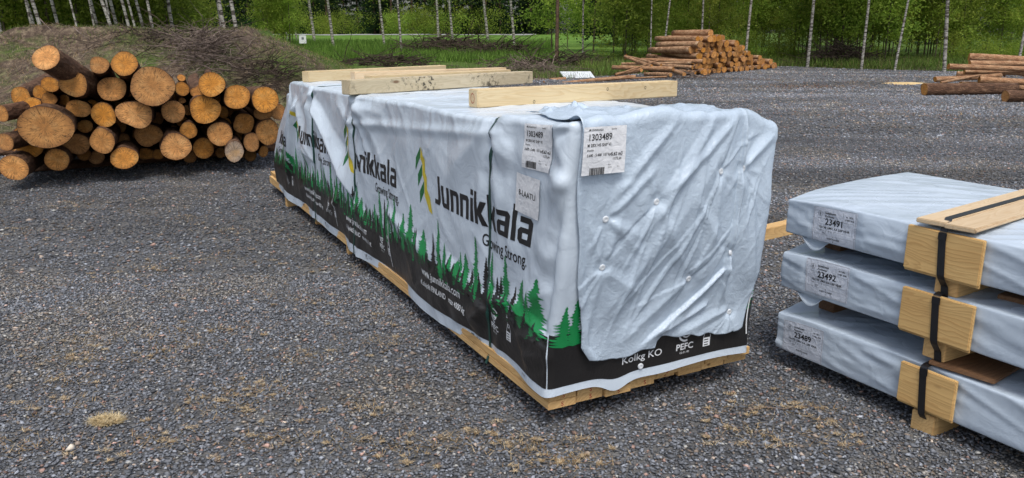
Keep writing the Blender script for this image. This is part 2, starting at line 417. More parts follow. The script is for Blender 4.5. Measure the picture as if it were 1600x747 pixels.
# ------------------------------------------------------------------ flat shapes for print
_tc = {}
def text2d(txt, size=1., bold=0., align='LEFT', sx=1.):
    key = (txt, bold, align)
    if key not in _tc:
        cu = bpy.data.curves.new('t', 'FONT'); cu.body = txt; cu.size = 1; cu.offset = bold; cu.align_x = align; cu.resolution_u = 3
        o = bpy.data.objects.new('t', cu); C.objects.link(o)
        dg = bpy.context.evaluated_depsgraph_get(); me = bpy.data.meshes.new_from_object(o.evaluated_get(dg))
        V = np.array([v.co[:2] for v in me.vertices]).reshape(-1, 2); Fc = [tuple(p.vertices) for p in me.polygons]
        bpy.data.objects.remove(o); bpy.data.curves.remove(cu); bpy.data.meshes.remove(me); _tc[key] = (V, Fc)
    V, Fc = _tc[key]; return V*size*np.array([sx, 1]), Fc
def poly2d(loops):
    """loops: list of closed outlines, holes allowed"""
    cu = bpy.data.curves.new('p', 'CURVE'); cu.dimensions = '2D'; cu.fill_mode = 'BOTH'
    for lp in loops:
        sp = cu.splines.new('POLY'); sp.points.add(len(lp)-1); sp.use_cyclic_u = True
        for i, (x, y) in enumerate(lp): sp.points[i].co = (x, y, 0, 1)
    o = bpy.data.objects.new('p', cu); C.objects.link(o)
    dg = bpy.context.evaluated_depsgraph_get(); me = bpy.data.meshes.new_from_object(o.evaluated_get(dg))
    V = np.array([v.co[:2] for v in me.vertices]).reshape(-1, 2); Fc = [tuple(p.vertices) for p in me.polygons]
    bpy.data.objects.remove(o); bpy.data.curves.remove(cu); bpy.data.meshes.remove(me)
    return V, Fc
def cut2d(V, Fc, step, x0=0., y0=0., lines=None):
    bm = bmesh.new(); vs = [bm.verts.new((x, y, 0)) for x, y in V]
    for f in Fc:
        try: bm.faces.new([vs[i] for i in f])
        except Exception: pass
    lo = V.min(0); hi = V.max(0)
    for ax in (0, 1):
        o0 = (x0, y0)[ax]
        ls = lines[ax] if lines is not None else o0+step*np.arange(math.ceil((lo[ax]-o0)/step), math.floor((hi[ax]-o0)/step)+1)
        for q in ls[(ls > lo[ax]) & (ls < hi[ax])]:
            co = [0, 0, 0]; co[ax] = float(q); no = [0, 0, 0]; no[ax] = 1
            bmesh.ops.bisect_plane(bm, geom=bm.verts[:]+bm.edges[:]+bm.faces[:], dist=1e-6, plane_co=co, plane_no=no)
    bm.verts.index_update()
    V2 = np.array([v.co[:2] for v in bm.verts]); F2 = [tuple(v.index for v in f.verts) for f in bm.faces]; bm.free()
    return V2, F2
def decal(soup, wr, face, V, Fc, mi, off, step=.02, at=(0, 0), flip=-1, keep=None):
    """V in reading space (x right, y up); flip=-1: the face's first coordinate runs leftwards"""
    if len(V) == 0: return
    V = np.asarray(V, float); V = np.stack([at[0]+flip*V[:, 0], at[1]+V[:, 1]], 1)
    V, Fc = cut2d(V, Fc, step, lines=(ys, zs) if face == 'L' else (xs, zs))
    a = V[:, 0]; b = V[:, 1]
    if keep is not None:
        ok = keep(a, b); Fc = [f for f in Fc if all(ok[i] for i in f)]
        if not Fc: return
    P = wr.on(face, a, b, off)
    if flip < 0: pass
    soup.add(P, Fc, mi)
def rect(x0, y0, x1, y1): return np.array([(x0, y0), (x1, y0), (x1, y1), (x0, y1)], float), [(0, 1, 2, 3)]
def ringp(r0, r1, a0=0, a1=360, n=28, cx=0, cy=0, sy=1.):
    t = np.radians(np.linspace(a0, a1, n+1)); V = []
    for q in t: V += [(cx+r0*math.cos(q), cy+r0*sy*math.sin(q)), (cx+r1*math.cos(q), cy+r1*sy*math.sin(q))]
    return np.array(V), [(2*i, 2*i+1, 2*i+3, 2*i+2) for i in range(n)]
def sprucep(x, z0, z1, hw, rg):
    """outline of a printed spruce"""
    n = max(6, int((z1-z0)/.013)); L = []; Rr = []
    for i in range(n):
        k = i/n; z = z0+(z1-z0)*k; wv = hw*(1-k)**.8*(.5+.85*rg.random())
        L += [(x-wv, z+.004*rg.random()), (x-wv*.45, z+(z1-z0)/n*.55)]
        wv = hw*(1-k)**.8*(.5+.85*rg.random())
        Rr += [(x+wv, z+.004*rg.random()), (x+wv*.45, z+(z1-z0)/n*.55)]
    return [(x, z0-.01)]+Rr+[(x, z1)]+L[::-1]
GL = {'J': ([[(.28, 1), (.48, 1), (.48, .14), (.38, 0), (0, 0), (0, .17), (.28, .17)]], .60),
 'u': ([[(0, .74), (.19, .74), (.19, .17), (.40, .17), (.40, .74), (.59, .74), (.59, 0), (.10, 0), (0, .1)]], .69),
 'n': ([[(0, 0), (0, .74), (.49, .74), (.59, .64), (.59, 0), (.40, 0), (.40, .57), (.19, .57), (.19, 0)]], .69),
 'i': ([[(0, 0), (0, .74), (.19, .74), (.19, 0)], [(0, .83), (0, 1), (.19, 1), (.19, .83)]], .28),
 'k': ([[(0, 0), (0, 1), (.19, 1), (.19, .46), (.36, .74), (.60, .74), (.38, .38), (.62, 0), (.38, 0), (.19, .31), (.19, 0)]], .65),
 'l': ([[(0, 0), (0, 1), (.19, 1), (.19, 0)]], .28),
 'a': ([[(.05, .74), (.49, .74), (.59, .64), (.59, 0), (.10, 0), (0, .1), (0, .35), (.1, .45), (.40, .45), (.40, .58), (.05, .58)], [(.19, .15), (.40, .15), (.40, .31), (.19, .31)]], .69)}
def logo2d(txt, h, width):
    loops = []; x = 0
    for ch in txt:
        lp, ad = GL[ch]; loops += [[(x+px, py) for px, py in l] for l in lp]; x += ad
    k = width/x
    return poly2d([[(px*k, py*h) for px, py in l] for l in loops])

# ================================================================== THE BIG WRAPPED PACKAGE
A0 = np.array([.1372, 3.0169, 0]); RZ1 = math.atan2(.4581, .8889)
pk = empty('lumber_package', 'tall lumber package wrapped in pale printed film with a black and green spruce border', 'lumber package', tuple(A0), RZ1)

def seg(a, b, p0, p1, w):
    """distance falloff to a segment; returns (cusp profile, signed side, position along)"""
    p0 = np.array(p0, float); p1 = np.array(p1, float); dv = p1-p0; L = np.hypot(*dv); dv /= L
    x = (a-p0[0])*dv[0]+(b-p0[1])*dv[1]; y = -(a-p0[0])*dv[1]+(b-p0[1])*dv[0]
    k = x/L; env = sm(k, -.04, .1)*(1-sm(k, .75, 1.05))
    return env, y, k
def ridge(a, b, p0, p1, amp, w, asym=0., spread=0.):
    w = w*1.05
    env, y, k = seg(a, b, p0, p1, w); ww = w*(1+spread*np.clip(k, 0, 1))
    q = np.abs(y)/(ww*1.7)
    if asym: q = np.where(y*asym > 0, q, q*4.5)
    q = np.sqrt(q*q+.0035)-.059
    pr = np.clip(1-q, 0, 1)**1.25
    return amp*env*pr
STRAPS = [(.49, .555), (2.51, 2.68), (3.65, 3.83)]
LFOLD = [  # (t0,z0)-(t1,z1), amplitude, width, asymmetry, spread
 ((3.62, 1.08), (2.60, .50), .060, .055, -1, 1.0), ((3.60, 1.00), (3.30, .45), .022, .05, 0, 1.), ((3.75, 1.1), (3.95, .55), .02, .06, 0, 1.),
 ((4.22, 1.06), (4.75, .25), .060, .07, 1, 1.2), ((4.20, 1.06), (3.95, .55), .035, .05, 0, 1.), ((4.5, 1.1), (5.1, .6), .03, .07, 0, 1.),
 ((2.66, 1.03), (1.5, 1.10), .010, .018, 0, .5), ((2.66, 1.03), (2.2, 1.18), .012, .03, 0, 1.), ((2.62, 1.04), (2.35, .62), .010, .03, 0, 1.5), ((2.7, 1.03), (3.0, 1.17), .014, .03, 0, 1.), ((2.66, 1.05), (2.95, .75), -.012, .04, 0, 1.),
 ((2.50, 1.19), (2.05, 1.02), .014, .04, 0, 1.), ((2.46, 1.16), (1.9, 1.13), .010, .03, 0, 1.), ((2.55, 1.19), (2.75, 1.0), .012, .03, 0, 1.),
 ((.53, 1.16), (1.6, 1.09), .008, .018, 0, .3), ((.52, 1.18), (.95, .95), .010, .05, 0, 1.), ((.53, 1.10), (.35, .85), .012, .035, 0, 1.), ((.48, 1.12), (.15, 1.0), .012, .03, 0, 1.),
 ((.50, 1.0), (.25, .62), .010, .04, 0, 1.2), ((.54, .95), (.85, .6), .007, .05, 0, 1.2), ((.52, 1.18), (.3, 1.05), .012, .025, 0, 1.),
 ((-.05, 1.02), (.33, 1.11), .016, .022, 0, 1.2), ((-.05, 1.02), (.30, .93), .016, .025, 0, 1.2), ((-.05, 1.02), (.12, .70), .018, .03, 0, 1.2), ((-.05, 1.02), (.08, 1.22), .016, .022, 0, 1.), ((-.04, 1.0), (.02, .75), -.014, .03, 0, 1.),
 ((-.03, .85), (.18, .50), .012, .035, 0, 1.), ((0., .62), (.30, .42), .010, .03, 0, 1.),
 ((-.02, .40), (.36, .47), .020, .022, 1, .8), ((-.02, .37), (.26, .34), .014, .02, 0, 1.), ((-.04, .34), (.2, .24), .012, .025, 0, .8), ((.34, .45), (.55, .40), .014, .02, 0, .8),
 ((1.02, .47), (.56, .34), .024, .035, -1, .8), ((.56, .36), (.75, .20), .018, .03, 0, 1.), ((.6, .30), (1.0, .2), .012, .03, 0, 1.),
 ((1.95, .55), (1.2, .40), .012, .03, 0, 1.), ((2.65, .5), (2.2, .22), .016, .04, 0, 1.), ((3.0, .45), (3.5, .2), .02, .04, 1, 1.), ((3.9, .45), (4.4, .22), .02, .04, 0, 1.),
 ((1.35, 1.08), (.70, .80), .006, .06, 0, .8), ((2.2, .95), (1.7, .65), .006, .06, 0, .8)]
rk = random.Random(99)
for k in range(46):   # tension creases fanning out from straps, corner and pinch points
    c_ = ((.50, 1.17), (.54, .5), (2.52, 1.18), (2.66, 1.03), (2.62, .55), (3.66, 1.17), (3.75, .6), (-.03, 1.02), (-.03, 1.2), (-.02, .42), (1.5, .2), (4.22, 1.05))[k % 12]
    an = rk.uniform(0, 6.283); L_ = rk.uniform(.12, .55); z1 = min(1.2, max(.2, c_[1]+math.sin(an)*L_))
    LFOLD.append((c_, (c_[0]+math.cos(an)*L_, z1), rk.choice((1, 1, -1))*rk.uniform(.003, .009), rk.uniform(.012, .03), rk.choice((0, 1, -1)), 1.2))
for k in range(9):
    t0, _ = STRAPS[k % 3]
    sg = random.choice((-1, 1)); LFOLD.append(((t0+.01, 1.19), (t0+sg*random.uniform(.15, .6), random.uniform(.7, 1.05)), random.uniform(.006, .012), random.uniform(.02, .04), 0, 1.))
EFOLD = [((.90, 1.27), (.40, .93), .020, .028, 0, .3), ((.70, 1.26), (.36, .80), .018, .03, 0, .5), ((.86, 1.24), (.17, .45), .012, .05, 0, .8), ((.52, 1.26), (.19, .95), .018, .025, 0, .5),
 ((.88, 1.28), (.87, .38), .035, .028, 1, .8), ((.90, 1.01), (1.12, 1.22), .024, .028, 0, .6), ((.90, 1.0), (1.05, .45), .020, .045, 0, 1.), ((.73, 1.0), (.72, .5), .014, .04, 0, 1.),
 ((.73, 1.02), (.84, 1.26), .012, .03, 0, .5), ((.17, .89), (.40, 1.06), .014, .02, 0, .6), ((.17, .89), (.36, .80), .012, .022, 0, 1.), ((.18, .70), (.40, .55), .010, .03, 0, 1.), ((.18, .71), (.13, .35), .010, .025, 0, .6),
 ((.88, .62), (.42, .30), .026, .035, 1, .8), ((.64, .60), (.30, .32), .018, .04, 0, .8), ((.80, .45), (.50, .34), .022, .03, -1, .6), ((.95, .40), (.60, .32), .014, .03, 0, .8),
 ((.40, .93), (.62, .62), .010, .03, 0, 1.), ((.45, .85), (.25, .45), .012, .04, 0, 1.), ((.98, .95), (1.08, .5), .018, .03, 0, 1.), ((.60, .92), (.80, .70), .010, .03, 0, 1.)]
TFOLD = []
rk = random.Random(101)
for bx_, bz_ in ((.40, .93), (.17, .89), (.18, .71), (.73, 1.01), (.89, 1.01), (.88, .68), (.64, .59), (.96, .38)):
    for k in range(6):
        an = rk.choice((rk.uniform(.6, 1.3), rk.uniform(3.6, 4.6), rk.uniform(0, 6.28))); L_ = rk.uniform(.12, .40)
        EFOLD.append(((bx_, bz_), (bx_+math.cos(an)*L_, bz_+math.sin(an)*L_), rk.choice((1, 1, -1))*rk.uniform(.004, .009), rk.uniform(.010, .022), rk.choice((0, 1, -1)), 1.5))
for k in range(12):
    x_ = rk.uniform(.35, 1.1); an = rk.uniform(3.9, 4.5); L_ = rk.uniform(.3, .7)
    EFOLD.append(((x_, rk.uniform(.8, 1.2)), (x_+math.cos(an)*L_, .95+math.sin(an)*L_), rk.uniform(.004, .009), rk.uniform(.012, .03), rk.choice((1, -1)), .8))
for k in range(30):
    x = random.uniform(.1, 1.05); y = random.uniform(-.02, .35); an = random.uniform(-.9, .9); L = random.uniform(.12, .35)
    TFOLD.append(((x, y), (x+math.sin(an)*L, y+math.cos(an)*L), random.uniform(.006, .02), random.uniform(.015, .03), random.choice((0, 1, -1)), .5))

def p_disp(p, n):
    x, y, z = p[..., 0], p[..., 1], p[..., 2]
    wl = np.clip(-n[..., 0], 0, 1)**1.5; we = np.clip(-n[..., 1], 0, 1)**1.5; wt = np.clip(n[..., 2], 0, 1)**1.5
    # left face
    d = .009*fbm(y*1.5, z*1.5, 3, 2)+.002*fbm(y*5+z*2, z*2.4, 5, 2)
    d = d+.006*vn(y*9, z*1.2, 8)*sm(z, .8, 1.2)+.0025*vn(y*26, z*3, 9)*sm(z, 1.0, 1.2)
    for f in LFOLD: d = d+ridge(y, z, *f)*(1.35 if f[2] < .02 else 1.)
    d = d+.0045*(1-np.abs(vn(y*3.2+z*5.5, z*2.6-y*1.2, 33)))**3*sm(fbm(y*1.3, z*1.3, 34, 2), -.2, .4)+.0045*(1-np.abs(vn(y*4.2-z*4.5, z*2.+y*1.5, 35)))**3*sm(fbm(y*1.5, z*1.2, 36, 2), -.2, .4)
    d = d*(1-.75*sm(y, .02, .08)*(1-sm(y, .30, .36))*sm(z, .84, .90))
    for t0, t1 in STRAPS:
        ts = t0+(t1-t0)*(1.22-z)/1.1
        d = d-.013*np.exp(-((y-ts)/.045)**2)*(.25+.75*sm(z, .85, 1.15))+.006*np.exp(-((np.abs(y-ts)-.09)/.04)**2)
    d = d+.008*np.sin(y*5.3+1.)*(1-sm(z, .12, .4))+.008*vn(y*3.3, z*0+2, 31)*(1-sm(z, .1, .3))
    e = .016+.008*fbm(x*2.2, z*2.2, 13, 3)+.02*sm(z, .1, .7)*(1-sm(z, .7, 1.2))
    t = .006*fbm(x*4, y*3, 23, 4)+.003*vn(x*6, y*18, 24)
    for t0, t1 in STRAPS: t = t-.010*np.exp(-((y-t0)/.04)**2)
    t = t+.02*sm(y, .9, .2)*vn(x*5, y*5, 27)
    return d*wl+e*we+t*wt
def p_deform(v, p, n):
    x, y, z = v[..., 0].copy(), v[..., 1].copy(), v[..., 2].copy()
    # load is taller and leans out at the near end
    near = np.exp(-np.clip(y, 0, None)/.42)
    zz = np.clip((z-.12)/1.12, 0, 1.05)
    z2 = z+near*.065*sm(zz, .5, 1.0)-.03*sm(y, .4, 4.0)*zz
    y2 = y-.13*sm(zz, .15, 1.0)*np.exp(-np.clip(y, 0, None)/.30)*(1-.75*sm(x, .55, 1.12))
    # right shoulder slopes away
    z2 = z2-.085*sm(x, .84, 1.13)*sm(zz, .6, 1.)*near
    x2 = x+(.030*zz**2-.055)*sm(x, .6, 1.1)*near
    # far end slumps
    far = sm(y, 4.35, 5.45)
    y2 = y2-far*(.80*sm(zz, .15, 1.)) ; z2 = z2-far*.12*sm(zz, .6, 1.)
    # hem
    hem = np.where(p[..., 1] > .2, .002+.05*np.exp(-((y-.40)/.35)**2)+.006*np.sin(y*3.7)+.004*np.sin(y*9.1)+.03*np.exp(-y/.15), .055)
    hemE = .072-.04*np.exp(-((x-.32)/.07)**2)+.007*np.sin(x*9)-.01
    we = np.clip(-n[..., 1], 0, 1); hm = hem*(1-we)+hemE*we
    z2 = z2+hm*np.exp(-np.clip(z-.10, 0, None)/.10)
    return np.stack([x2, y2, z2], -1)
PR = .024; OFFS = PR*np.array([0, .12, .3, .55, .8])
PW = Wrap((0, -.02, .10), (1.12, 5.45, 1.225), PR, p_disp, p_deform, True)

sp = Soup()
zs = np.concatenate([np.arange(.10, 1.195, .0115), [1.225-PR], (1.225-OFFS)[::-1]])
ys = np.concatenate([-.02+OFFS, np.arange(-.02+PR, 2.0, .0115), np.arange(2.0, 5.40, .017), [5.45-PR], (5.45-OFFS)[::-1]])
xs = np.concatenate([OFFS, np.arange(PR, 1.085, .0135), [1.12-PR], (1.12-OFFS)[::-1]])
for f, a, b, fl in (('L', ys, zs, True), ('R', ys[::3], zs[::2], False), ('E', xs, zs, False), ('B', xs[::2], zs[::2], True), ('T', xs, ys, False)):
    if f in 'RB': a = np.append(a, (ys if f == 'R' else xs)[-1]); b = np.append(b, zs[-1]); a = np.unique(a); b = np.unique(b)
    AA, BB = np.meshgrid(a, b, indexing='ij'); V = PW.pos(f, AA, BB); V, Q = grid(V, fl); sp.add(V, Q, 0)
# printed border, one repeat every 1.44 m, running round the near corner
rg = random.Random(5)
PER = 1.44
def tree_set(base):
    out = []   # (x reading, z0, z1, halfwidth, colour)
    for (x, z1, hw, c) in ((-.02, .60, .085, 2), (.10, .66, .10, 2), (.19, .56, .05, 1), (.30, .565, .10, 2), (.44, .60, .05, 1), (.52, .66, .055, 2), (.60, .55, .06, 2), (.68, .52, .06, 1), (.76, .50, .09, 2), (.86, .56, .07, 2), (.93, .50, .05, 1), (.98, .68, .055, 2), (1.07, .60, .05, 1), (1.14, .64, .05, 2), (1.20, .55, .05, 1), (1.27, .66, .06, 2), (1.36, .55, .05, 1)):
        out.append((x+base, .40+rg.uniform(-.025, .03), z1+rg.uniform(-.02, .02), hw*rg.uniform(.8, 1.1), c))
    for q in range(16): out.append((base+rg.uniform(0, 1.4), .40+rg.uniform(-.03, .03), rg.choice((.47, .50, .53, .57)), rg.uniform(.025, .045), 2))
    for q in range(11): out.append((base+rg.uniform(0, 1.4), .40, rg.choice((.46, .49, .52, .56)), rg.uniform(.02, .04), 1))
    return out
def xr(t): return -t
allowed = lambda a, b: (a > -.019) & (a < 5.44)
band, Fb = rect(-5.43, .165, .01, .42)
decal(sp, PW, 'L', *rect(-5.43, .165, .015, .42), 1, .0012, .02)
blk = []; grn = []
for k in range(-1, 5):
    for (x, z0, z1, hw, c) in tree_set(-.19-k*PER):
        if not (-5.38 < x < -.03): continue
        if c == 1: blk.append((x, z0-.02, z1, hw))
        else: grn.append((x, z0, z1, hw))
for i, (x, z0, z1, hw) in enumerate(blk): decal(sp, PW, 'L', *poly2d([sprucep(x, z0-.02, z1, hw, rg)]), 1, .0018+.0001*(i % 3), .02, keep=allowed)
for i, (x, z0, z1, hw) in enumerate(grn): decal(sp, PW, 'L', *poly2d([sprucep(x, z0-.02, z1, hw, rg)]), 2, .0024+.0002*(i % 4), .02, keep=allowed)
# ragged feet of the black wood in front of the green trees
for k in range(128):
    x = -5.4+k*.0425+rg.uniform(-.03, .03); z1 = .425+rg.uniform(-.01, .085)
    if x < -.05: decal(sp, PW, 'L', *poly2d([sprucep(x, .36, z1, .035, rg)]), 1, .0034+.0001*(k % 3), .02, keep=allowed)
# end face print
ek = lambda a, b: (a > .0) & (a < 1.12)
decal(sp, PW, 'E', *rect(0.0, .165, 1.12, .43), 1, .0012, .02, flip=1)
for x, z1, hw, c in ((.045, .56, .05, 2), (.095, .60, .05, 2), (.14, .52, .04, 1), (.18, .57, .05, 2), (.93, .56, .05, 1), (1.0, .62, .06, 2), (1.07, .60, .045, 2), (1.03, .55, .05, 1)):
    decal(sp, PW, 'E', *poly2d([sprucep(x, .38, z1, hw, rg)]), c, .002+.0008*(c == 2), .02, flip=1, keep=ek)
def logo_at(soup, tl, txt, t_start, t_end, z, h, leaf=True, keep=None, slog=True):
    w_ = t_start-t_end
    V, Fc = logo2d(txt, h, w_); decal(soup, PW, 'L', V, Fc, 3, .0015, .02, at=(t_start, z), keep=keep)
    if slog:
        V, Fc = text2d('Growing Strong.', .080, .010, sx=.74); decal(soup, PW, 'L', V, Fc, 3, .0015, .02, at=(t_start-.56*w_/1.0, z-.09), keep=keep)
def leaf_at(soup, tl, z):
    for i in range(3):
        zz = z+.205-i*.088; sx_ = -.0+i*.016
        g = [(sx_+0, zz+.01), (sx_+.042, zz+.075), (sx_+.042, zz+.018), (sx_+.0, zz-.055)]
        y_ = [(sx_+.046, zz+.075), (sx_+.086, zz+.012), (sx_+.086, zz-.060), (sx_+.046, zz+.018)]
        if i == 2: y_ = [(sx_+.046, zz+.075), (sx_+.095, zz+.0), (sx_+.115, zz-.085), (sx_+.085, zz-.075), (sx_+.046, zz+.0)]
        g = [(q[0]*1.55, q[1]) for q in g]; y_ = [(q[0]*1.55, q[1]) for q in y_]
        decal(soup, PW, 'L', *poly2d([g]), 5, .0015, .02, at=(tl+.03, 0)); decal(soup, PW, 'L', *poly2d([y_]), 4, .0015, .02, at=(tl+.03, 0))
logo_at(sp, 1.38, 'Junnikkala', 1.145, .15, .75, .148); leaf_at(sp, 1.39, .735)
logo_at(sp, 2.8, 'nnikkala', 2.585, 1.74, .725, .15, slog=False)
V, Fc = text2d('Growing Strong.', .083, .012, sx=.80); decal(sp, PW, 'L', V, Fc, 3, .0015, .02, at=(2.17, .64)); leaf_at(sp, 2.80, .74)
logo_at(sp, 4.2, 'Junnikkala', 4.13, 3.22, .73, .14); leaf_at(sp, 4.33, .72)
V, Fc = logo2d('kkala', .14, .45); decal(sp, PW, 'L', V, Fc, 3, .0015, .02, at=(5.28, .60), keep=allowed)
V, Fc = text2d('Growing', .083, .012, sx=.8); decal(sp, PW, 'L', V, Fc, 3, .0015, .02, at=(5.25, .51), keep=allowed)
# small white print on the black border
def pefc(soup, face, at, flip, s=1.):
    for V, Fc in (ringp(.030*s, .038*s, 20, 290, 24, sy=1.15), ringp(.018*s, .025*s, 200, 360, 14, .006, -.002)):
        decal(soup, PW, face, V, Fc, 6, .0026, .02, at=(at[0], at[1]+.055*s), flip=flip)
    for px, pw, ph in ((-.010, .013, .034), (.012, .013, .030)):
        decal(soup, PW, face, *poly2d([[(px-pw, -.012), (px+pw, -.012), (px, -.012+ph)]]), 6, .003, .02, at=(at[0], at[1]+.055*s), flip=flip)
    V, Fc = text2d('PEFC', .042*s, .02, 'CENTER'); decal(soup, PW, face, V, Fc, 6, .0026, .02, at=(at[0], at[1]-.025*s), flip=flip)
    V, Fc = text2d('02-31-80', .014*s, .0, 'CENTER'); decal(soup, PW, face, V, Fc, 6, .0026, .02, at=(at[0], at[1]-.045*s), flip=flip)
def recyc(soup, face, at, flip, s=1.):
    a = s
    for q in (rect(-.022*a, -.04*a, .022*a, .005*a), rect(-.020*a, .066*a, .020*a, .088*a)): decal(soup, PW, face, *q, 6, .0026, .02, at=at, flip=flip)
    for q in (((-.020, .066), (-.008, .045), (-.018, .022), (-.022, .005)), ((.020, .066), (.008, .045), (.018, .022), (.022, .005))):
        for (x0, y0), (x1, y1) in zip(q[:-1], q[1:]):
            decal(soup, PW, face, np.array([(x0*a, y0*a), (x0*a+.003, y0*a), (x1*a+.003, y1*a), (x1*a, y1*a)]), [(0, 1, 2, 3)], 6, .0026, .02, at=at, flip=flip)
    V, Fc = ringp(.007*a, .010*a, n=14, cy=.035*a); decal(soup, PW, face, V, Fc, 6, .0026, .02, at=at, flip=flip)
    for i in range(3): decal(soup, PW, face, *rect(-.016*a, -.034*a+i*.013*a, .010*a, -.029*a+i*.013*a), 1, .0032, .02, at=at, flip=flip)
for tp in (.47, 2.09, 3.30, 4.75): pefc(sp, 'L', (tp, .30), -1); recyc(sp, 'L', (tp-.135, .305), -1)
for tw in (1.36, 2.84, 4.10):
    for txt, sz, z in (('www.junnikkala.com', .062, .345), ('Kalajoki FINLAND   max 4000 kg', .043, .285)):
        V, Fc = text2d(txt, sz, .008, sx=.98); decal(sp, PW, 'L', V, Fc, 6, .0038, .02, at=(tw, z-.03))
for ts in (.66, 2.34, 3.4, 4.95):   # small marks on the pale hem
    V, Fc = text2d('EP', .028, .02); decal(sp, PW, 'L', V, Fc, 3, .0018, .02, at=(ts+.1, .135))
    V, Fc = text2d('CE 0416', .012, .01); decal(sp, PW, 'L', V, Fc, 3, .0018, .02, at=(ts+.1, .122))
    for i in range(2):
        V, Fc = ringp(.008, .0105, n=14, cx=i*.035); decal(sp, PW, 'L', V, Fc, 3, .0018, .02, at=(ts+.03, .142))
V, Fc = text2d('lll IX', .022, .01); decal(sp, PW, 'L', V, Fc, 7, .0018, .02, at=(.20, .135))
V, Fc = text2d('Kalajoki', .04, .008); decal(sp, PW, 'L', V, Fc, 6, .0026, .02, at=(2.72, .25))
pefc(sp, 'E', (.69, .255), 1, 1.15); recyc(sp, 'E', (.83, .26), 1, 1.1)
V, Fc = text2d('Kolkg KO', .052, .006); decal(sp, PW, 'E', V, Fc, 6, .0026, .02, at=(.35, .225), flip=1)
# white factory line on the black print
for f, a0, fl in (('L', 1.93, -1), ('L', 3.15, -1), ('E', 1.09, 1)):
    n = 26; zz = np.linspace(.20 if f == 'L' else .24, .60 if a0 < 1 or f == 'E' else .50, n); xx = .010*np.sin(zz*13)
    V = np.concatenate([np.stack([xx, zz], 1), np.stack([xx+.007, zz], 1)]); Fc = [(i, i+1, n+i+1, n+i) for i in range(n-1)]
    decal(sp, PW, f, V, Fc, 6, .0048, .02, at=(a0, 0), flip=fl)
wrap = sp.obj('plastic_wrap', [M['film'], M['film_black'], M['print_green'], M['ink'], M['print_yellow'], M['print_dgreen'], M['print_white'], M['ink_grey']], pk, smooth=True)

# rough end sheet hung over the near end
def sheet_edge_l(s): return np.interp(s, [.2, .28, .36, .9, 1.25, 1.6], [.195, .18, .125, .04, .026, .10])
def sheet_edge_r(s): return np.interp(s, [.2, .29, .61, 1.0, 1.2, 1.6], [1.03, 1.045, 1.118, 1.119, 1.119, 1.0])
def sheet_bot(x): return np.interp(x, [0, .15, .2, .30, .44, .46, .49, .6, .98, 1.05, 1.12], [.29, .275, .262, .278, .285, .315, .325, .315, .27, .285, .30])
na, nb = 170, 260
K = np.linspace(0, 1, na)[:, None]*np.ones((1, nb)); Sx = np.linspace(0, 1, nb)[None, :]*np.ones((na, 1))
xa = K*1.06+.03; s0 = sheet_bot(xa)+.006*np.sin(xa*40)
SS = s0+(1.225+.42-s0)*Sx; XA = sheet_edge_l(SS)+(sheet_edge_r(SS)-sheet_edge_l(SS))*K
XA = XA+.006*np.sin(SS*17)*(1-K)
def sheet_off(x, s):
    d = .010+.002*fbm(x*2.5, s*2.5, 41, 2)+.0008*np.abs(fbm(x*30+s*9, s*26, 44, 3))
    d = d+.003*(1-np.abs(vn(x*5+s*2.2, s*3.0-x*4.5, 43)))**5+.0022*(1-np.abs(vn(x*9-s*5, s*7+x*5, 45)))**5*sm(vn(x*3, s*3, 46), -.3, .5)
    msk = (1-.85*np.exp(-((s-1.225)/.05)**2)*sm(x, .3, .45))*(1-.9*sm(x, .03, .06)*(1-sm(x, .25, .30))*sm(s, .99, 1.03)*(1-sm(s, 1.235, 1.26)))
    for f in EFOLD: d = d+ridge(x, s, f[0], f[1], f[2]*.8, f[3]*.52, f[4], f[5])*msk
    top = sm(s, 1.18, 1.27)
    d = d*(1-.25*top)
    for (p0, p1, am, wd, asy, spd) in TFOLD: d = d+ridge(x, s-1.225, p0, p1, am*(.9 if p0[0] < .4 else .4), wd*.6, asy, spd)
    d = d+.004*np.exp(-((x-sheet_edge_l(s)-.01)/.010)**2)+.010*np.exp(-((x-sheet_edge_l(s)-.03)/.018)**2)*(1-sm(s, .45, .7))-.005*np.exp(-((x-sheet_edge_l(s)-.04)/.010)**2)*(1-sm(s, .95, 1.0))
    d = d+.012*np.exp(-((s-1.235)/.03)**2)*(.5+.5*np.sin(x*38+3*np.sin(x*9)))*(1-sm(x, .5, .9))
    d = d+.015*(1-sm(s, .28, .42))*np.sin(x*11)**2
    for bx, bz in BUT: d = d-.016*np.exp(-(((x-bx)**2+(s-bz)**2)/.0009))
    return np.maximum(d, .006)
BUT = [(.40, .93), (.17, .89), (.18, .71), (.73, 1.01), (.89, 1.01), (.88, .68), (.64, .59), (.96, .38)]
V = PW.pos('ET', XA, SS, sheet_off(XA, SS))
fs = Soup(); Vf, Q = grid(V, False); fs.add(Vf, Q, 0)
# turned-under back layer gives the hanging edge its thickness
V2 = PW.pos('ET', XA, SS, sheet_off(XA, SS)-.005); V2f, Q2 = grid(V2, True)
endsheet = fs.obj('end_sheet', [M['fleece']], pk, smooth=True)
endsheet.modifiers.new('thick', 'SOLIDIFY').thickness = -.0012
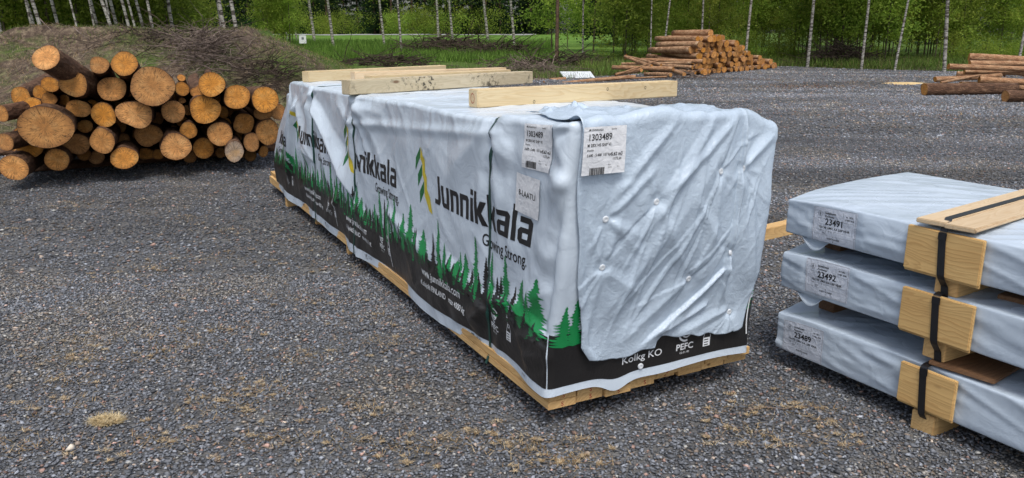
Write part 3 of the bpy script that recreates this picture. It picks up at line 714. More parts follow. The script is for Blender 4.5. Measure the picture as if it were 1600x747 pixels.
# fixing buttons
for bx, bz in BUT+[(.45, .185)]:
    o_ = sheet_off(np.array(bx), np.array(bz)) if bz > .2 else np.array(.002)
    c0 = PW.pos('ET', np.array(bx), np.array(bz), o_); e = .012
    oa = (lambda a, b: sheet_off(np.array(a), np.array(b))) if bz > .2 else (lambda a, b: np.array(.002))
    ax = PW.pos('ET', np.array(bx+e), np.array(bz), oa(bx+e, bz))-c0; az = PW.pos('ET', np.array(bx), np.array(bz+e), oa(bx, bz+e))-c0
    nn = np.cross(ax, az); nn /= np.linalg.norm(nn)
    bm = bmesh.new()
    prof = [(.0, .004), (.0045, .003), (.0055, .0042), (.0115, .0036), (.0135, .0018), (.0138, -.006)]
    rings = [[bm.verts.new((r_*math.cos(q), r_*math.sin(q), h_)) for q in np.linspace(0, 2*math.pi, 17)[:-1]] for r_, h_ in prof[1:]]
    for r0, r1 in zip(rings[:-1], rings[1:]):
        for i in range(16): bm.faces.new((r0[i], r1[i], r1[(i+1) % 16], r0[(i+1) % 16]))
    bm.faces.new(rings[0])
    me = bpy.data.meshes.new('fixing_button'); bm.to_mesh(me); bm.free(); me.materials.append(M['plastic'])
    b = bpy.data.objects.new('fixing_button', me); C.objects.link(b); b.parent = pk
    b.rotation_mode = 'QUATERNION'; b.rotation_quaternion = Vector(nn).to_track_quat('Z', 'Y'); b.location = c0+nn*.0015

# paper labels on the film
def label_on(name, wr, face, c, w_, h_, ang, flip, items, mats, parent, off=.004, extra=None, step=.012, lab=None):
    s_ = Soup(); ca, sa = math.cos(ang), math.sin(ang); rot = np.array([[ca, -sa], [sa, ca]])
    def put(V, Fc, mi, o):
        V, Fc = cut2d(np.asarray(V, float), Fc, step); V = V@rot.T
        a = c[0]+flip*V[:, 0]; b = c[1]+V[:, 1]
        if extra is None: P = wr.on(face, a, b, off+o)
        else:
            P = wr.pos(face, a, b, extra(a, b)); e = .004
            n = np.cross(wr.pos(face, a+e, b, extra(a+e, b))-P, wr.pos(face, a, b+e, extra(a, b+e))-P); n /= np.linalg.norm(n, axis=-1, keepdims=True)
            P = P+n*np.sign(np.sum(n*np.array([0, -1, 0.]), -1, keepdims=True))*(off+o)
        s_.add(P, Fc, mi)
    put(*rect(-w_/2, -h_/2, w_/2, h_/2), 0, 0)
    for it in items:
        if it[0] == 't':
            _, txt, x, y, sz, bd, al = it[:7]; V, Fc = text2d(txt, sz, bd, al, it[7] if len(it) > 7 else 1.); V = V+np.array([x, y]); put(V, Fc, 1, .0012)
        elif it[0] == 'r': put(*rect(*it[1:5]), it[5] if len(it) > 5 else 1, .0012)
        elif it[0] == 'o':
            V, Fc = ringp(it[3]-.0012, it[3], n=18, cx=it[1], cy=it[2]); put(V, Fc, 2, .0012)
    o = s_.obj(name, mats, parent, smooth=True)
    if lab: o['label'] = lab
    return o
lab_items = [('t', '● JUNNIKKALA', -.075, .068, .009, .01, 'LEFT'), ('t', 'Sawmills', .025, .069, .007, .01, 'LEFT'),
 ('t', '1303489', -.078, .036, .031, .012, 'LEFT'), ('t', 'M 28X145 SHP VI', -.080, .015, .0145, .008, 'LEFT'), ('t', 'Pituudet', -.080, .001, .009, .005, 'LEFT'),
 ('t', '3.600 - 5.400  157 kpl', -.080, -.017, .0125, .012, 'LEFT'), ('t', '5,62 m3', .082, -.019, .016, .02, 'RIGHT'), ('t', '1172 jm', .078, -.033, .0125, .012, 'RIGHT'),
 ('t', '- - - - - - - - - - - - - - -', -.080, -.038, .009, 0, 'LEFT'), ('t', 'Pos', .02, -.050, .007, 0, 'LEFT'), ('t', 'Kuivaus', .02, -.058, .006, 0, 'LEFT'), ('t', 'Nro', .06, -.058, .006, 0, 'LEFT')]
rg2 = random.Random(3); x = -.062
while x < .005:
    wb = rg2.choice((.0012, .0024, .0036)); lab_items.append(('r', x, -.078, x+wb, -.054)); x += wb+rg2.choice((.0012, .0024))
mats_l = [M['paper'], M['ink'], M['ink_grey']]
label_on('paper_label', PW, 'L', (.150, 1.128), .185, .165, R(-2), -1, lab_items, mats_l, pk)
label_on('paper_label', PW, 'L', (.205, .945), .17, .15, R(-4), -1, [('t', 'B-LAATU', 0, -.006, .030, .006, 'CENTER')], mats_l, pk, .0055, lab='plain white label reading B-LAATU')
label_on('paper_label', PW, 'ET', (.125, 1.125), .190, .155, R(0), 1, [(i if i[0] != 'x' else i) for i in lab_items], mats_l, pk, .006, extra=lambda a, b: sheet_off(a, b)*.35+.024)

# green straps round the package
for t0, t1 in STRAPS:
    s_ = Soup(); path = []
    for z in np.linspace(.075, 1.20, 90): path.append(('L', None, z))
    P0 = []; P1 = []
    for hw, lst in ((-.0095, P0), (.0095, P1)):
        zz = np.linspace(.10, 1.215, 90); tt = t0+(t1-t0)*(1.22-zz)/1.1+hw+.004*np.sin(zz*9)
        lst.append(PW.on('L', tt, zz, .004)); xx = np.linspace(.012, 1.10, 80); lst.append(PW.on('T', xx, t0+hw+0*xx, .004))
        lst.append(PW.on('R', t0+hw+0*zz, zz[::-1], .004))
    a = np.concatenate(P0); b = np.concatenate(P1)
    lowa = a[0].copy(); lowb = b[0].copy(); lowa[2] = lowb[2] = .085; lowa[0] = lowb[0] = -.006
    a = np.concatenate([[lowa], a]); b = np.concatenate([[lowb], b]); n = len(a)
    s_.add(np.concatenate([a, b]), [(i, i+1, n+i+1, n+i) for i in range(n-1)])
    o = s_.obj('strap', [M['strap_green']], pk); o.modifiers.new('thick', 'SOLIDIFY').thickness = .0015

# bottom layers of boards and the bearers
rb = random.Random(11)
for j, (z, n) in enumerate(((.1075, 8), (.1445, 8), (.182, 8))):
    x = .006 if j < 2 else .03
    for i in range(n):
        wb = .1385 if j < 2 else .134; yst = -.014+rb.choice((0, .004, .010))+(.0 if i < 1 else rb.uniform(0, .014)) + (.03 if i > 3 and j == 0 else 0)
        if j == 1 and i == 0: yst = -.010
        if j == 2: yst = .05
        L_ = 5.80 if i < 2 else rb.uniform(5.4, 5.7)
        o = board('board', (L_, wb-.006, .0345), (x+wb/2, yst+L_/2, z), R(90), M['pine_warm'], pk, .0015)
        if j < 2 and i in (0, 1, 2, 3, 4):
            V, Fc = text2d(rb.choice('SSJS'), .028, .01); s_ = Soup(); s_.add(np.stack([V[:, 0]-.02+.03*rb.random(), V[:, 0]*0-.0008, V[:, 1]-.010], 1), Fc)
            m_ = s_.obj('stamp_mark', [M['ink_red']], o); m_.location = (-L_/2, 0, 0); m_.rotation_euler = (0, 0, R(-90))
        x += wb
for y, x0_ in ((.85, .16), (1.95, .12), (3.02, .03), (4.1, .06), (4.95, -.01)):
    board('bearer', (1.14-x0_, .05, .088), (x0_+(1.14-x0_)/2, y, .044), 0, M['pine_warm'], pk)

# ---------- five squared timbers lying across the package
def beam(label, x0, y0, x1, y1, z, mat, h=.093, th=.093):
    p0 = A0+np.array([.8889, .4581, 0])*x0+np.array([-.4581, .8889, 0])*y0
    p1 = A0+np.array([.8889, .4581, 0])*x1+np.array([-.4581, .8889, 0])*y1
    dv = p1-p0; L_ = float(np.linalg.norm(dv)); ang = math.atan2(dv[1], dv[0]); nv = np.array([-math.sin(ang), math.cos(ang), 0])
    c = (p0+p1)/2+nv*th/2; c[2] = z+h/2
    return tag(board('timber_beam', (L_, th, h), tuple(c), ang, mat, None, .004), label, 'timber beam', 'squared timbers on top of the big lumber package')
ZT = 1.222
b1 = beam('clean pale timber lying nearest on the package top, with knots and two drawn circles', .235, 1.14, 1.63, 1.28, ZT, M['pine'])
b2 = beam('timber speckled with black mould and dirt, second from the front on the package', -.04, 2.50, 1.60, 3.04, ZT-.016, M['pine_dirty'])
b3 = beam('pale timber showing only its top edge just behind the mouldy timber', .26, 2.98, 1.60, 3.42, ZT-.018, M['pine'])
b4 = beam('narrow reddish pale timber between the mouldy timber and the farthest one', .34, 3.66, 1.78, 3.86, ZT-.022, M['pine_board'])
b5 = beam('farthest long clean timber across the package, overhanging near the mound', .10, 4.18, 1.62, 4.86, ZT-.028, M['pine'], .088)
for bobj, L_, marks in ((b1, 1.4, [(.155, .018), (.44, .016), (-.35, -.03)]),):
    for mx, mz in marks:
        V, Fc = ringp(.005, .0072, n=12, cx=mx, cy=mz, sy=1.3); V[:, 1] = mz+(V[:, 1]-mz)
        s_ = Soup(); s_.add(np.stack([V[:, 0], V[:, 0]*0-.0473, V[:, 1]], 1), Fc); s_.obj('drawn_mark', [M['ink']], bobj)
    s_ = Soup(); V, Fc = ringp(.016, .019, n=18, sy=1.4); s_.add(np.stack([V[:, 0]*0-.7035, V[:, 0], V[:, 1]], 1), Fc); s_.obj('drawn_mark', [M['ink_red']], bobj)

# ---------- timber on the gravel behind
g0 = gp(1150, 388); g1 = gp(1300, 352)
dv = g1-g0; ang = math.atan2(dv[1], dv[0])
tag(board('timber_beam', (float(np.linalg.norm(dv))+.9, .1, .1), tuple((g0+g1)/2+np.array([-math.sin(ang)*.05, math.cos(ang)*.05, .052])), ang, M['pine_warm'], None, .004), 'single squared timber lying on the gravel between the big package and the stacked bundles', 'timber beam')

# ================================================================== THREE FLAT BUNDLES AT THE RIGHT
RZ2 = R(29.5); C0 = np.array([1.3056, 3.7109, 0])
def mat2(x, y, z=0.):
    c, s_ = math.cos(RZ2), math.sin(RZ2); return (C0[0]+c*x-s_*y, C0[1]+s_*x+c*y, z)
def bundle(z0, z1, number, seed, label, pad, strap_x, lab_c, topboard):
    th = empty('board_bundle', label, 'board bundle', mat2(0, 0, z0), RZ2, 'flat wrapped board bundles stacked at the right')
    H = z1-z0; rr = random.Random(seed)
    folds = []
    for k in range(46):
        y = -rr.uniform(.0, 3.4)**1.0 if k < 26 else -rr.uniform(.0, .7); z = rr.uniform(.02, H-.01); L_ = rr.uniform(.12, .45)
        folds.append(((y, z), (y-L_, z+rr.uniform(-.25, .05)*L_*1.3), rr.uniform(.002, .0055), rr.uniform(.006, .012), 0, .5))
    tf = []
    for k in range(34):
        x = rr.uniform(0, 1.); y = -rr.uniform(0, 1.6); L_ = rr.uniform(.2, .7); an = rr.uniform(-.5, .2)
        tf.append(((x, y), (x+L_*math.cos(an)*.5, y-L_*math.cos(an)*.9), rr.uniform(.0015, .004), rr.uniform(.01, .02), 0, .5))
    def disp(p, n):
        x, y, z = p[..., 0], p[..., 1], p[..., 2]
        wl = np.clip(-n[..., 0], 0, 1)**1.5; wt = np.abs(n[..., 2])**1.5; we = np.clip(np.abs(n[..., 1]), 0, 1)**1.5
        d = .002*fbm(y*3, z*5, seed, 2); q_ = z-.28*y
        d = d+.0125*(1-np.abs(vn(y*1.7, q_*13, seed+1)))**3*(.5+.5*sm(vn(y*2, z*5, seed+2), -.4, .4))+.006*(1-np.abs(vn(y*3.1+5, q_*27, seed+9)))**3*np.exp(y/.9)+.0035*vn(y*2, q_*22, seed+8)
        for f in folds: d = d+ridge(y, z, *f)
        d = d*(1-.7*sm(-y, lab_c[0]-.15, lab_c[0]-.10)*(1-sm(-y, lab_c[0]+.10, lab_c[0]+.16)))-.008*np.exp(-((y+.80)/.12)**2)
        t = .002*fbm(x*2.5, y*2.5, seed+3, 2)+.007*(1-np.abs(vn(x*9+y*11, x*1.6-y*1.2, seed+4)))**4+.002*vn(x*22+y*24, x*2-y, seed+5)
        for f in tf: t = t+ridge(x, y, *f)
        e = .004*fbm(x*5, z*9, seed+6, 2)+.004*vn(x*6, z*22, seed+7)
        ed = sm(np.minimum(z, H-z), .0, .03); ex = sm(np.minimum(x, 1.1-x), 0, .05)*sm(-y, 0, .05)
        return d*wl*(.25+.75*ed)*.8+t*wt*(.2+.8*ex)*.7+e*we*(.3+.7*ed)*.7
    def deform(v, p, n):
        v = v.copy(); y = v[..., 1]; x = v[..., 0]; k = np.exp(-np.abs(y)/.5)
        v[..., 1] = y+k*.15*x/1.1
        top = sm(v[..., 2], H*.3, H)
        v[..., 2] = v[..., 2]-.014*top*np.exp(-(x*x+y*y)/.02)+.012*top*np.sin(np.clip(x/1.1, 0, 1)*math.pi)
        return v
    W_ = Wrap((0, -3.5, 0), (1.10, 0, H), .009, disp, deform, False)
    s_ = Soup()
    r = .009; e4 = np.array([0, .0015, .0035, .006])
    ya = np.concatenate([[-3.5, -3.49], np.arange(-3.48, -1.5, .03), np.arange(-1.5, -r, .0125), [-r], (-e4)[::-1]])
    za = np.concatenate([e4, np.arange(r, H-r, .010), [H-r], (H-e4)[::-1]]); xa_ = np.concatenate([e4, np.arange(r, 1.1-r, .016), [1.1-r], (1.1-e4)[::-1]])
    for f, a, b, fl in (('L', ya, za, True), ('R', ya, za, False), ('B', xa_, za, True), ('E', xa_, za, False), ('T', xa_, ya, False), ('U', xa_, ya, True)):
        AA, BB = np.meshgrid(a, b, indexing='ij'); V = W_.pos(f, AA, BB); V, Q = grid(V, fl); s_.add(V, Q, 0)
    s_.obj('plastic_wrap', [M['film_blue']], th, smooth=True)
    # edge protector board, tongue and groove
    pz0, pz1, ps0, ps1, tilt = pad
    pd = board('edge_pad', (ps1-ps0, .020, pz1-pz0), (-.022, -(ps0+ps1)/2, (pz0+pz1)/2-z0), R(-90), M['pine_pad'], th, .003, 0, 0)
    pd.rotation_euler = (0, R(tilt), R(-90))
    tg = board('tongue', (ps1-ps0, .008, .012), (0, .004, -(pz1-pz0)/2-.004), 0, M['pine_pad'], pd, .001)
    # strap
    sx_ = -strap_x; pts = [(-.004, -.085 if z0 > .2 else -.08), (-.006, -.045), (-.030, -.012), (-.037, .004), (-.037, .02), (-.037, H*.5), (-.036, H-.012), (-.026, H+.004), (-.008, H+.009 if not topboard else H+.036), (.05, H+.012 if not topboard else H+.0405), (.6, H+.02 if not topboard else H+.0405)]+([(1.09, H+.0405)] if topboard else [])
    P = np.array([(x_, sx_-.015+.09*(z_-.1), z_) for x_, z_ in pts]); Q_ = P+np.array([0, .030, 0])
    if topboard:
        for q_ in (P, Q_):
            q_[-3:, 1] += .03; q_[-2, 1] += .072; q_[-1, 1] += .137
    n = len(P); ss = Soup(); ss.add(np.concatenate([P, Q_]), [(i, i+1, n+i+1, n+i) for i in range(n-1)])
    o = ss.obj('strap', [M['strap_black']], th); o.modifiers.new('t', 'SOLIDIFY').thickness = .002
    board('strap_buckle', (.034, .006, .03), (-.040, sx_+.002, H-.016), R(-90), M['strap_black'], th, .002)
    # label
    lc, lz = lab_c; its = [('t', 'Isotalosen', -.052, .052, .0145, .02, 'LEFT'), ('t', 'Puutuote', -.052, .037, .0135, .02, 'LEFT'), ('o', -.078, .050, .013), ('r', -.0795, .040, -.0765, .060, 2), ('t', 'N', -.084, .045, .012, .0, 'LEFT'),
       ('r', .045, .028, .0458, .068, 2), ('r', -.09, .0275, .105, .0285, 2), ('t', 'AL 1.8EX', .060, .052, .009, .02, 'LEFT'), ('t', '12 MEL 4348', .054, .038, .009, .02, 'LEFT'),
       ('t', number, 0, .003, .040, .02, 'CENTER'), ('t', '15x195 UMX KA LRP VIHR', 0, -.016, .0145, .02, 'CENTER'), ('t', '145    1    3    4    2    7', -.08, -.030, .009, .0, 'LEFT'), ('t', 'NRO', -.06, -.040, .008, .01, 'LEFT'),
       ('r', -.105, -.0455, .105, -.0448, 2), ('r', -.105, -.0245, .105, -.0238, 2), ('t', '5', 0, -.050, .008, .01, 'CENTER'), ('t', 'AHJOTALAANE', 0, -.062, .010, .02, 'CENTER'), ('t', '3', 0, -.073, .009, .02, 'CENTER'),
       ('r', -.112, -.0795, .112, -.0785, 2), ('r', -.112, .0785, .112, .0795, 2), ('r', -.1125, -.079, -.1115, .079, 2), ('r', .1115, -.079, .1125, .079, 2)]
    label_on('paper_label', W_, 'L', (-lc, lz-z0), .235, .165*min(1, H/.185), R(1), -1, its, [M['label'], M['ink'], M['ink_grey']], th, .003, step=.0125)
    # loose film flap hanging at the corner
    if z0 > .2:
        k = 12; fl_ = Soup(); V = np.array([[(.015+.012*math.sin(j*.9), -.10-.012*i, -.002-.05*math.sin(math.pi*i/k)*j/5) for j in range(6)] for i in range(k+1)])
        Vf, Q = grid(V, False); fl_.add(Vf, Q); fo = fl_.obj('film_flap', [M['film_blue']], th, smooth=True); fo.modifiers.new('t', 'SOLIDIFY').thickness = .001
    return th
bundle(.09, .285, '23489', 51, 'lowest wrapped board bundle of the right-hand stack, crumpled label 23489, ending nearest the gravel', (.105, .275, .69, .93, 0), .80, (.165, .18), False)
bundle(.405, .592, '23492', 61, 'middle wrapped board bundle of the right-hand stack, label 23492', (.412, .592, .655, .955, 0), .81, (.265, .508), False)
bundle(.675, .850, '23491', 71, 'top wrapped board bundle of the right-hand stack, label 23491, shiny top', (.672, .850, .645, .955, 0), .80, (.275, .758), True)
# loose boards and bearers between the bundles
def loose(name, label, cat, size, x, y, z, rz, mat, grp=None):
    return tag(board(name, size, mat2(x, y, z), RZ2+rz, mat, None, .003), label, cat, grp)
loose('bearer_block', 'rough wooden bearer between the top and middle bundles', 'bearer', (1.0, .095, .078), .505, -.805, .633, R(1), M['pine_warm'])
loose('bearer_block', 'wooden bearer between the middle and lowest bundles, standing on a dark board', 'bearer', (1.0, .095, .085), .505, -.80, .360, R(0), M['pine_warm'])
loose('bearer_block', 'wooden bearer on the gravel under the lowest bundle, at the strapped place', 'bearer', (1.05, .10, .086), .505, -.81, .043, 0, M['pine_warm'])
loose('loose_board', 'thin board under the top bundle beside its rough bearer', 'board', (.9, .12, .02), .58, -.96, .607, R(6), M['pine_dark'])
loose('loose_board', 'brown weathered tongued board lying on the lowest bundle under the strap', 'board', (1.0, .25, .018), .50, -.85, .306, R(8), M['pine_dark'])
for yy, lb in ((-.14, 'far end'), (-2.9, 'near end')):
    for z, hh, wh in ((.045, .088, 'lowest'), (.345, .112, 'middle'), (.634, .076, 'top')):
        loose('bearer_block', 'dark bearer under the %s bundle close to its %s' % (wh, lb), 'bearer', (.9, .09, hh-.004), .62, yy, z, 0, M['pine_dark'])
for k, (dy, w_) in enumerate(((-.062, .115), (.055, .115))):
    tb = loose('loose_board', ('left' if k else 'right')+' one of the two pale grooved boards lying strapped on the top bundle', 'board', (1.15, w_, .019), .535, -.72+dy, .878, R(7.5), M['pine_board'])
    board('groove_lip', (1.15, .006, .007), (0, -w_/2-.003, 0), 0, M['pine_board'], tb, .001)

# ================================================================== LOGS
def log_mesh(r, L_, seed, el=1., taper=.12, nseg=26, ny=14, rough=.035, lumps=.06):
    """local Z points from the near cut face into the pile; the face lies in z=0"""
    rr = np.random.default_rng(seed); th = np.linspace(0, 2*np.pi, nseg, endpoint=False)
    ph = rr.random(4)*6.28; am = rr.normal(0, 1, 4)*np.array([.6, 1, .6, .4])*lumps
    prof = 1+sum(am[k]*np.sin((k+1)*th+ph[k]) for k in range(4)); zz = np.linspace(0, L_, ny)
    V = []
    bend = rr.normal(0, .02, 2)
    for j, z in enumerate(zz):
        rad = r*(1-taper*z/L_)*prof*(1+rough*rr.normal(0, 1, nseg)*(.6 if j else .25))
        c = bend*(z/L_)**2*L_
        V.append(np.stack([rad*np.cos(th)*el+c[0], rad*np.sin(th)+c[1], np.full(nseg, z)], 1))
    V = np.concatenate(V); I = np.arange(nseg*ny).reshape(ny, nseg); J = np.roll(I, -1, 1)
    Fq = np.stack([I[:-1], J[:-1], J[1:], I[1:]], -1).reshape(-1, 4)
    Fc = [tuple(q) for q in Fq]+[tuple(I[-1])]
    face = V[:nseg].copy(); ring = [face*np.array([k, k, 1]) for k in (.93, .8, .6, .4, .2)]
    FV = np.concatenate([face*np.array([.985, .985, 1])]+ring+[[[0, 0, 0]]]); FV[:, 2] = -.004
    FF = []; n = nseg
    for k in range(5):
        for i in range(n): FF.append((k*n+i, k*n+(i+1) % n, (k+1)*n+(i+1) % n, (k+1)*n+i))
    for i in range(n): FF.append((5*n+i, 5*n+(i+1) % n, 6*n))
    fr = np.concatenate([np.full(n, k) for k in (1., .93, .8, .6, .4, .2)]+[[0.]])
    skirt = len(FV); FV = np.concatenate([FV, face*np.array([.985, .985, 1])+np.array([0, 0, .006])]); FF += [(i, skirt+i, skirt+(i+1) % n, (i+1) % n) for i in range(n)]
    fr = np.concatenate([fr, np.ones(n)])
    col = np.stack([fr, fr, fr, np.ones_like(fr)], 1)
    return V, Fc, FV, FF, col
def orient(o, p, axis_, roll=0.):
    q = Vector(axis_).normalized().to_track_quat('Z', 'Y'); o.rotation_mode = 'QUATERNION'; o.rotation_quaternion = q@Matrix.Rotation(roll, 4, 'Z').to_quaternion(); o.location = p
def log(p, axis_, r, L_, seed, label, group, el=1., cut='cut', roll=None, lumps=.06, taper=.12, both=False):
    V, Fc, FV, FF, col = log_mesh(r, L_, seed, el, taper, lumps=lumps)
    t = bpy.data.objects.new('log', None); C.objects.link(t); t.empty_display_size = .1
    tag(t, label, 'log', group); orient(t, p, axis_, 0 if roll is None else roll)
    mk('bark', V, Fc, M['bark'], t, smooth=True)
    f = mk('cut_end', FV, FF, M[cut], t, col=col)
    return t
AX = np.array([-.39, .92, 0]); PN = AX; P0L = np.array([-5.31, 8.40, 0])
def onpile(x, y, back=0.):
    r = ray(x, y); o = np.array([0, 0, CAMH]); P = P0L+PN*back; t = ((P-o)@PN)/(r@PN); return o+r*t
LG = [ # zoom coordinates of the cut faces, half width, half height, set back, look
 (170, 210, 58, 48, -.55, 'large orange log poking up alone at the top left of the log pile'), (362, 237, 36, 34, -.1, 'small reddish log on the top row, left of the squarish cracked one'),
 (453, 232, 51, 46, -.2, 'squarish log with one vertical crack at the peak of the pile'), (558, 314, 91, 70, -.35, 'widest oval log with fine saw lines, upper middle of the pile'),
 (268, 308, 52, 47, -.3, 'orange log directly below the lone log at the top left'), (183, 308, 34, 29, .1, 'small dull log left of and below the lone top left log'),
 (335, 287, 30, 29, .25, 'small shaded brown log under the small reddish top log'), (410, 325, 55, 47, 0, 'brown ringed log left of the widest oval log'),
 (178, 362, 30, 25, .15, 'small brown log just above the giant lower left log'), (232, 365, 22, 22, .5, 'tiny dark log deep in the gap above the giant left log'),
 (118, 375, 32, 22, .1, 'small flat log at the left edge above the giant left log'), (286, 396, 42, 37, .15, 'dull orange log right of the giant left log'),
 (376, 418, 49, 44, -.1, 'yellow orange log with a bark chip on top, left middle'), (492, 418, 63, 57, -.2, 'round log with dark star cracks in the middle of the pile'),
 (630, 407, 45, 44, 0, 'pinkish log right below the widest oval log'), (664, 324, 27, 28, .1, 'small orange log right of the widest oval log'),
 (661, 284, 17, 13, .2, 'tiny log on top at the right shoulder of the widest log'), (664, 367, 14, 11, .2, 'tiny log squeezed beside the pinkish log'),
 (771, 309, 51, 48, -.25, 'notched log with thick dark bark on the right top row'), (748, 400, 62, 53, -.15, 'lumpy irregular log under the notched one'),
 (862, 355, 53, 46, -.2, 'log with a straight diagonal saw mark on the right top row'), (965, 362, 51, 52, -.3, 'round clean log at the right end of the top row'),
 (960, 412, 38, 28, .1, 'log half hidden behind and below the right end top log'), (163, 464, 101, 82, -.45, 'giant wide log, the largest face in the lower left of the pile'),
 (5, 415, 30, 32, -.2, 'log with light bark cut by the left edge of the photo'), (20, 518, 36, 34, -.2, 'orange log at the left edge below the light barked one'),
 (110, 540, 48, 42, .1, 'shaded brown log tucked under the giant left log'), (278, 524, 46, 43, .15, 'dark orange log right of and below the giant left log'),
 (371, 513, 46, 50, -.25, 'bright yellow log with pale rim, lower left centre'), (208, 582, 46, 43, -.1, 'bottom row orange log second from the left'),
 (50, 612, 52, 50, -.3, 'bottom row log at the far left with peeling bark'), (350, 573, 32, 25, .4, 'dark log in the shadow under the bright yellow log'),
 (454, 577, 50, 45, -.2, 'speckled log in the bottom row, right of the bright yellow one'), (541, 495, 54, 43, .2, 'grey brown weathered log below the star cracked one'),
 (530, 560, 40, 22, .6, 'very dark log at the bottom middle in deep shade'), (686, 473, 35, 31, 0, 'small bright log with dark ring in the right middle'),
 (642, 536, 59, 52, -.2, 'deep orange log with horizontal cracks in the bottom row'), (742, 540, 42, 39, .1, 'plain orange log right of the one with horizontal cracks'),
 (803, 490, 51, 45, -.1, 'log with radiating cracks above the grey one'), (889, 450, 42, 39, .15, 'dull log with two level saw marks at the right'),
 (918, 520, 31, 37, .0, 'small orange log at the lower right end'), (855, 553, 36, 41, -.3, 'pale grey log at the lower right, the only grey face'),
 (975, 482, 45, 50, .0, 'rough barked log beside the wrapped package'), (1012, 410, 27, 32, .1, 'log at the far right partly behind the package wrap')]
rl = random.Random(21)
for i, (x, y, rx, ry, back, lb) in enumerate(LG):
    p = onpile(x/2.333, y/2.333, back); dist = p[1]*math.cos(TH)+(CAMH-p[2])*math.sin(TH)
    ax = AX+np.array([rl.uniform(-.07, .07), 0, rl.uniform(-.015, .015)-.125*float(sm(p[2], .45, 1.25))-.12*float(sm(p[2], 1.1, 1.35))])
    if i == 0: ax = np.array([-.02, .92, -.36])
    if i in (24, 25): ax = AX+np.array([.45, 0, .03])
    rY = ry/2.333/F*dist*.94; rX = rx/2.333/F*dist*.90
    log(tuple(p), tuple(ax), rY, rl.uniform(3.6, 4.3) if i not in (0, 24, 25) else 1.6, 100+i, lb, 'sawn logs in the near log pile', el=rX/rY*1.0, cut='cut_grey' if i == 41 else 'cut', lumps=.05 if i not in (18, 19, 43) else .11, taper=.15)
fill = [(60+i*58, 520-30*math.sin(i*1.7), 38, 1.0+.3*math.sin(i*2.3)) for i in range(16)]
while len(fill) < 48:   # smaller faces set back in the gaps
    x = rl.uniform(60, 1000); y = rl.uniform(330, 575); r_ = rl.uniform(17, 30)
    if all(math.hypot((x-a[0])/(a[2]*.72+r_), (y-a[1])/(a[3]*.72+r_)) > .86 for a in LG) and all(math.hypot(x-a[0], y-a[1]) > r_+a[2]*.8 for a in fill[16:]): fill.append((x, y, r_, rl.uniform(.25, .6)))
    elif rl.random() < .004: fill.append((x, y, r_, .8))
for i, (x, y, r_, bk_) in enumerate(fill):   # logs further back that close the gaps
    p = onpile(x/2.333, y/2.333, bk_)
    log(tuple(p), tuple(AX), r_/2.333/F*9.8, 3., 160+i, 'shaded log set back in a gap between the bigger cut faces of the near pile', 'logs deep inside the near log pile')
for k, bk in enumerate((.95, 2.6)):
    p = P0L+AX*bk+np.array([-.92, -.39, 0])*1.3; p[2] = .05
    log(tuple(p), (.92, .39, 0), .055, 4.6, 190+k, 'thin skid log lying crossways under the %s of the near log pile' % ('front' if k == 0 else 'back'), 'skid logs')

# far log pile
FA = np.array([6.75, 30.6, 0]); FB = np.array([12.2, 37.6, 0]); FD = (FB-FA)/np.linalg.norm(FB-FA); FL = float(np.linalg.norm(FB-FA))
FAX = np.array([-.44, .90, 0]); rf = random.Random(31)
def fh(a): return np.interp(a, [0, .4, 1.2, 2.4, 3.6, 4.4, 5.0, 6.0, 7.4, 8.9], [1.10, 1.42, 1.58, 1.42, 1.28, 1.02, .82, .60, .36, .12])
far_logs = []; z = .12; row = 0
while z < 2.05:
    a = .05+(row % 2)*.13+rf.uniform(0, .08)
    while a < FL:
        r_ = rf.choice((.075, .09, .105, .12, .14))
        if z < fh(a): far_logs.append((a, z+rf.uniform(-.02, .02), r_, row))
        a += r_*2+rf.uniform(.01, .05)
    z += .205; row += 1
ordn = ['lowest', 'second', 'third', 'fourth', 'fifth', 'sixth', 'seventh', 'eighth', 'ninth', 'top']
cnt = {}
protos = []
for k in range(7):
    V, Fc, FV, FF, col = log_mesh(.1, 2.6, 300+k, 1., .15, 14, 8, .04, .06)
    bmh = bpy.data.meshes.new('bark'); bmh.from_pydata(V.tolist(), [], Fc); bmh.materials.append(M['bark_far']); bmh.polygons.foreach_set('use_smooth', [True]*len(Fc)); bmh.update()
    cmh = bpy.data.meshes.new('cut_end'); cmh.from_pydata(FV.tolist(), [], FF); cmh.materials.append(M['cut'])
    at = cmh.color_attributes.new('tint', 'FLOAT_COLOR', 'POINT'); at.data.foreach_set('color', col.astype(np.float32).ravel()); cmh.update(); protos.append((bmh, cmh))
def quicklog(p, axis_, r_, L_, label, group, two=False):
    bmh, cmh = rf.choice(protos); t = bpy.data.objects.new('log', None); C.objects.link(t); tag(t, label, 'log', group); orient(t, p, axis_, rf.uniform(0, 6.28))
    b = bpy.data.objects.new('bark', bmh); C.objects.link(b); b.parent = t; b.scale = (r_/.1, r_/.1, L_/2.6)
    c = bpy.data.objects.new('cut_end', cmh); C.objects.link(c); c.parent = t; c.scale = (r_/.1, r_/.1, 1)
    if two:
        c2 = bpy.data.objects.new('cut_end', cmh); C.objects.link(c2); c2.parent = t; c2.scale = (r_/.1*.85, r_/.1*.85, -1); c2.location = (0, 0, L_+.004)
    return t
for a, z, r_, row in far_logs:
    cnt[row] = cnt.get(row, 0)+1
    jit = rf.uniform(-.25, .2); p = FA+FD*a+FAX*jit; p[2] = z
    quicklog(tuple(p), tuple(FAX+np.array([rf.uniform(-.03, .03), 0, rf.uniform(-.02, .02)])), r_, rf.uniform(2.3, 2.9), 'log number %d from the left in the %s row of the far log pile' % (cnt[row], ordn[row]), 'sawn logs in the far log pile')
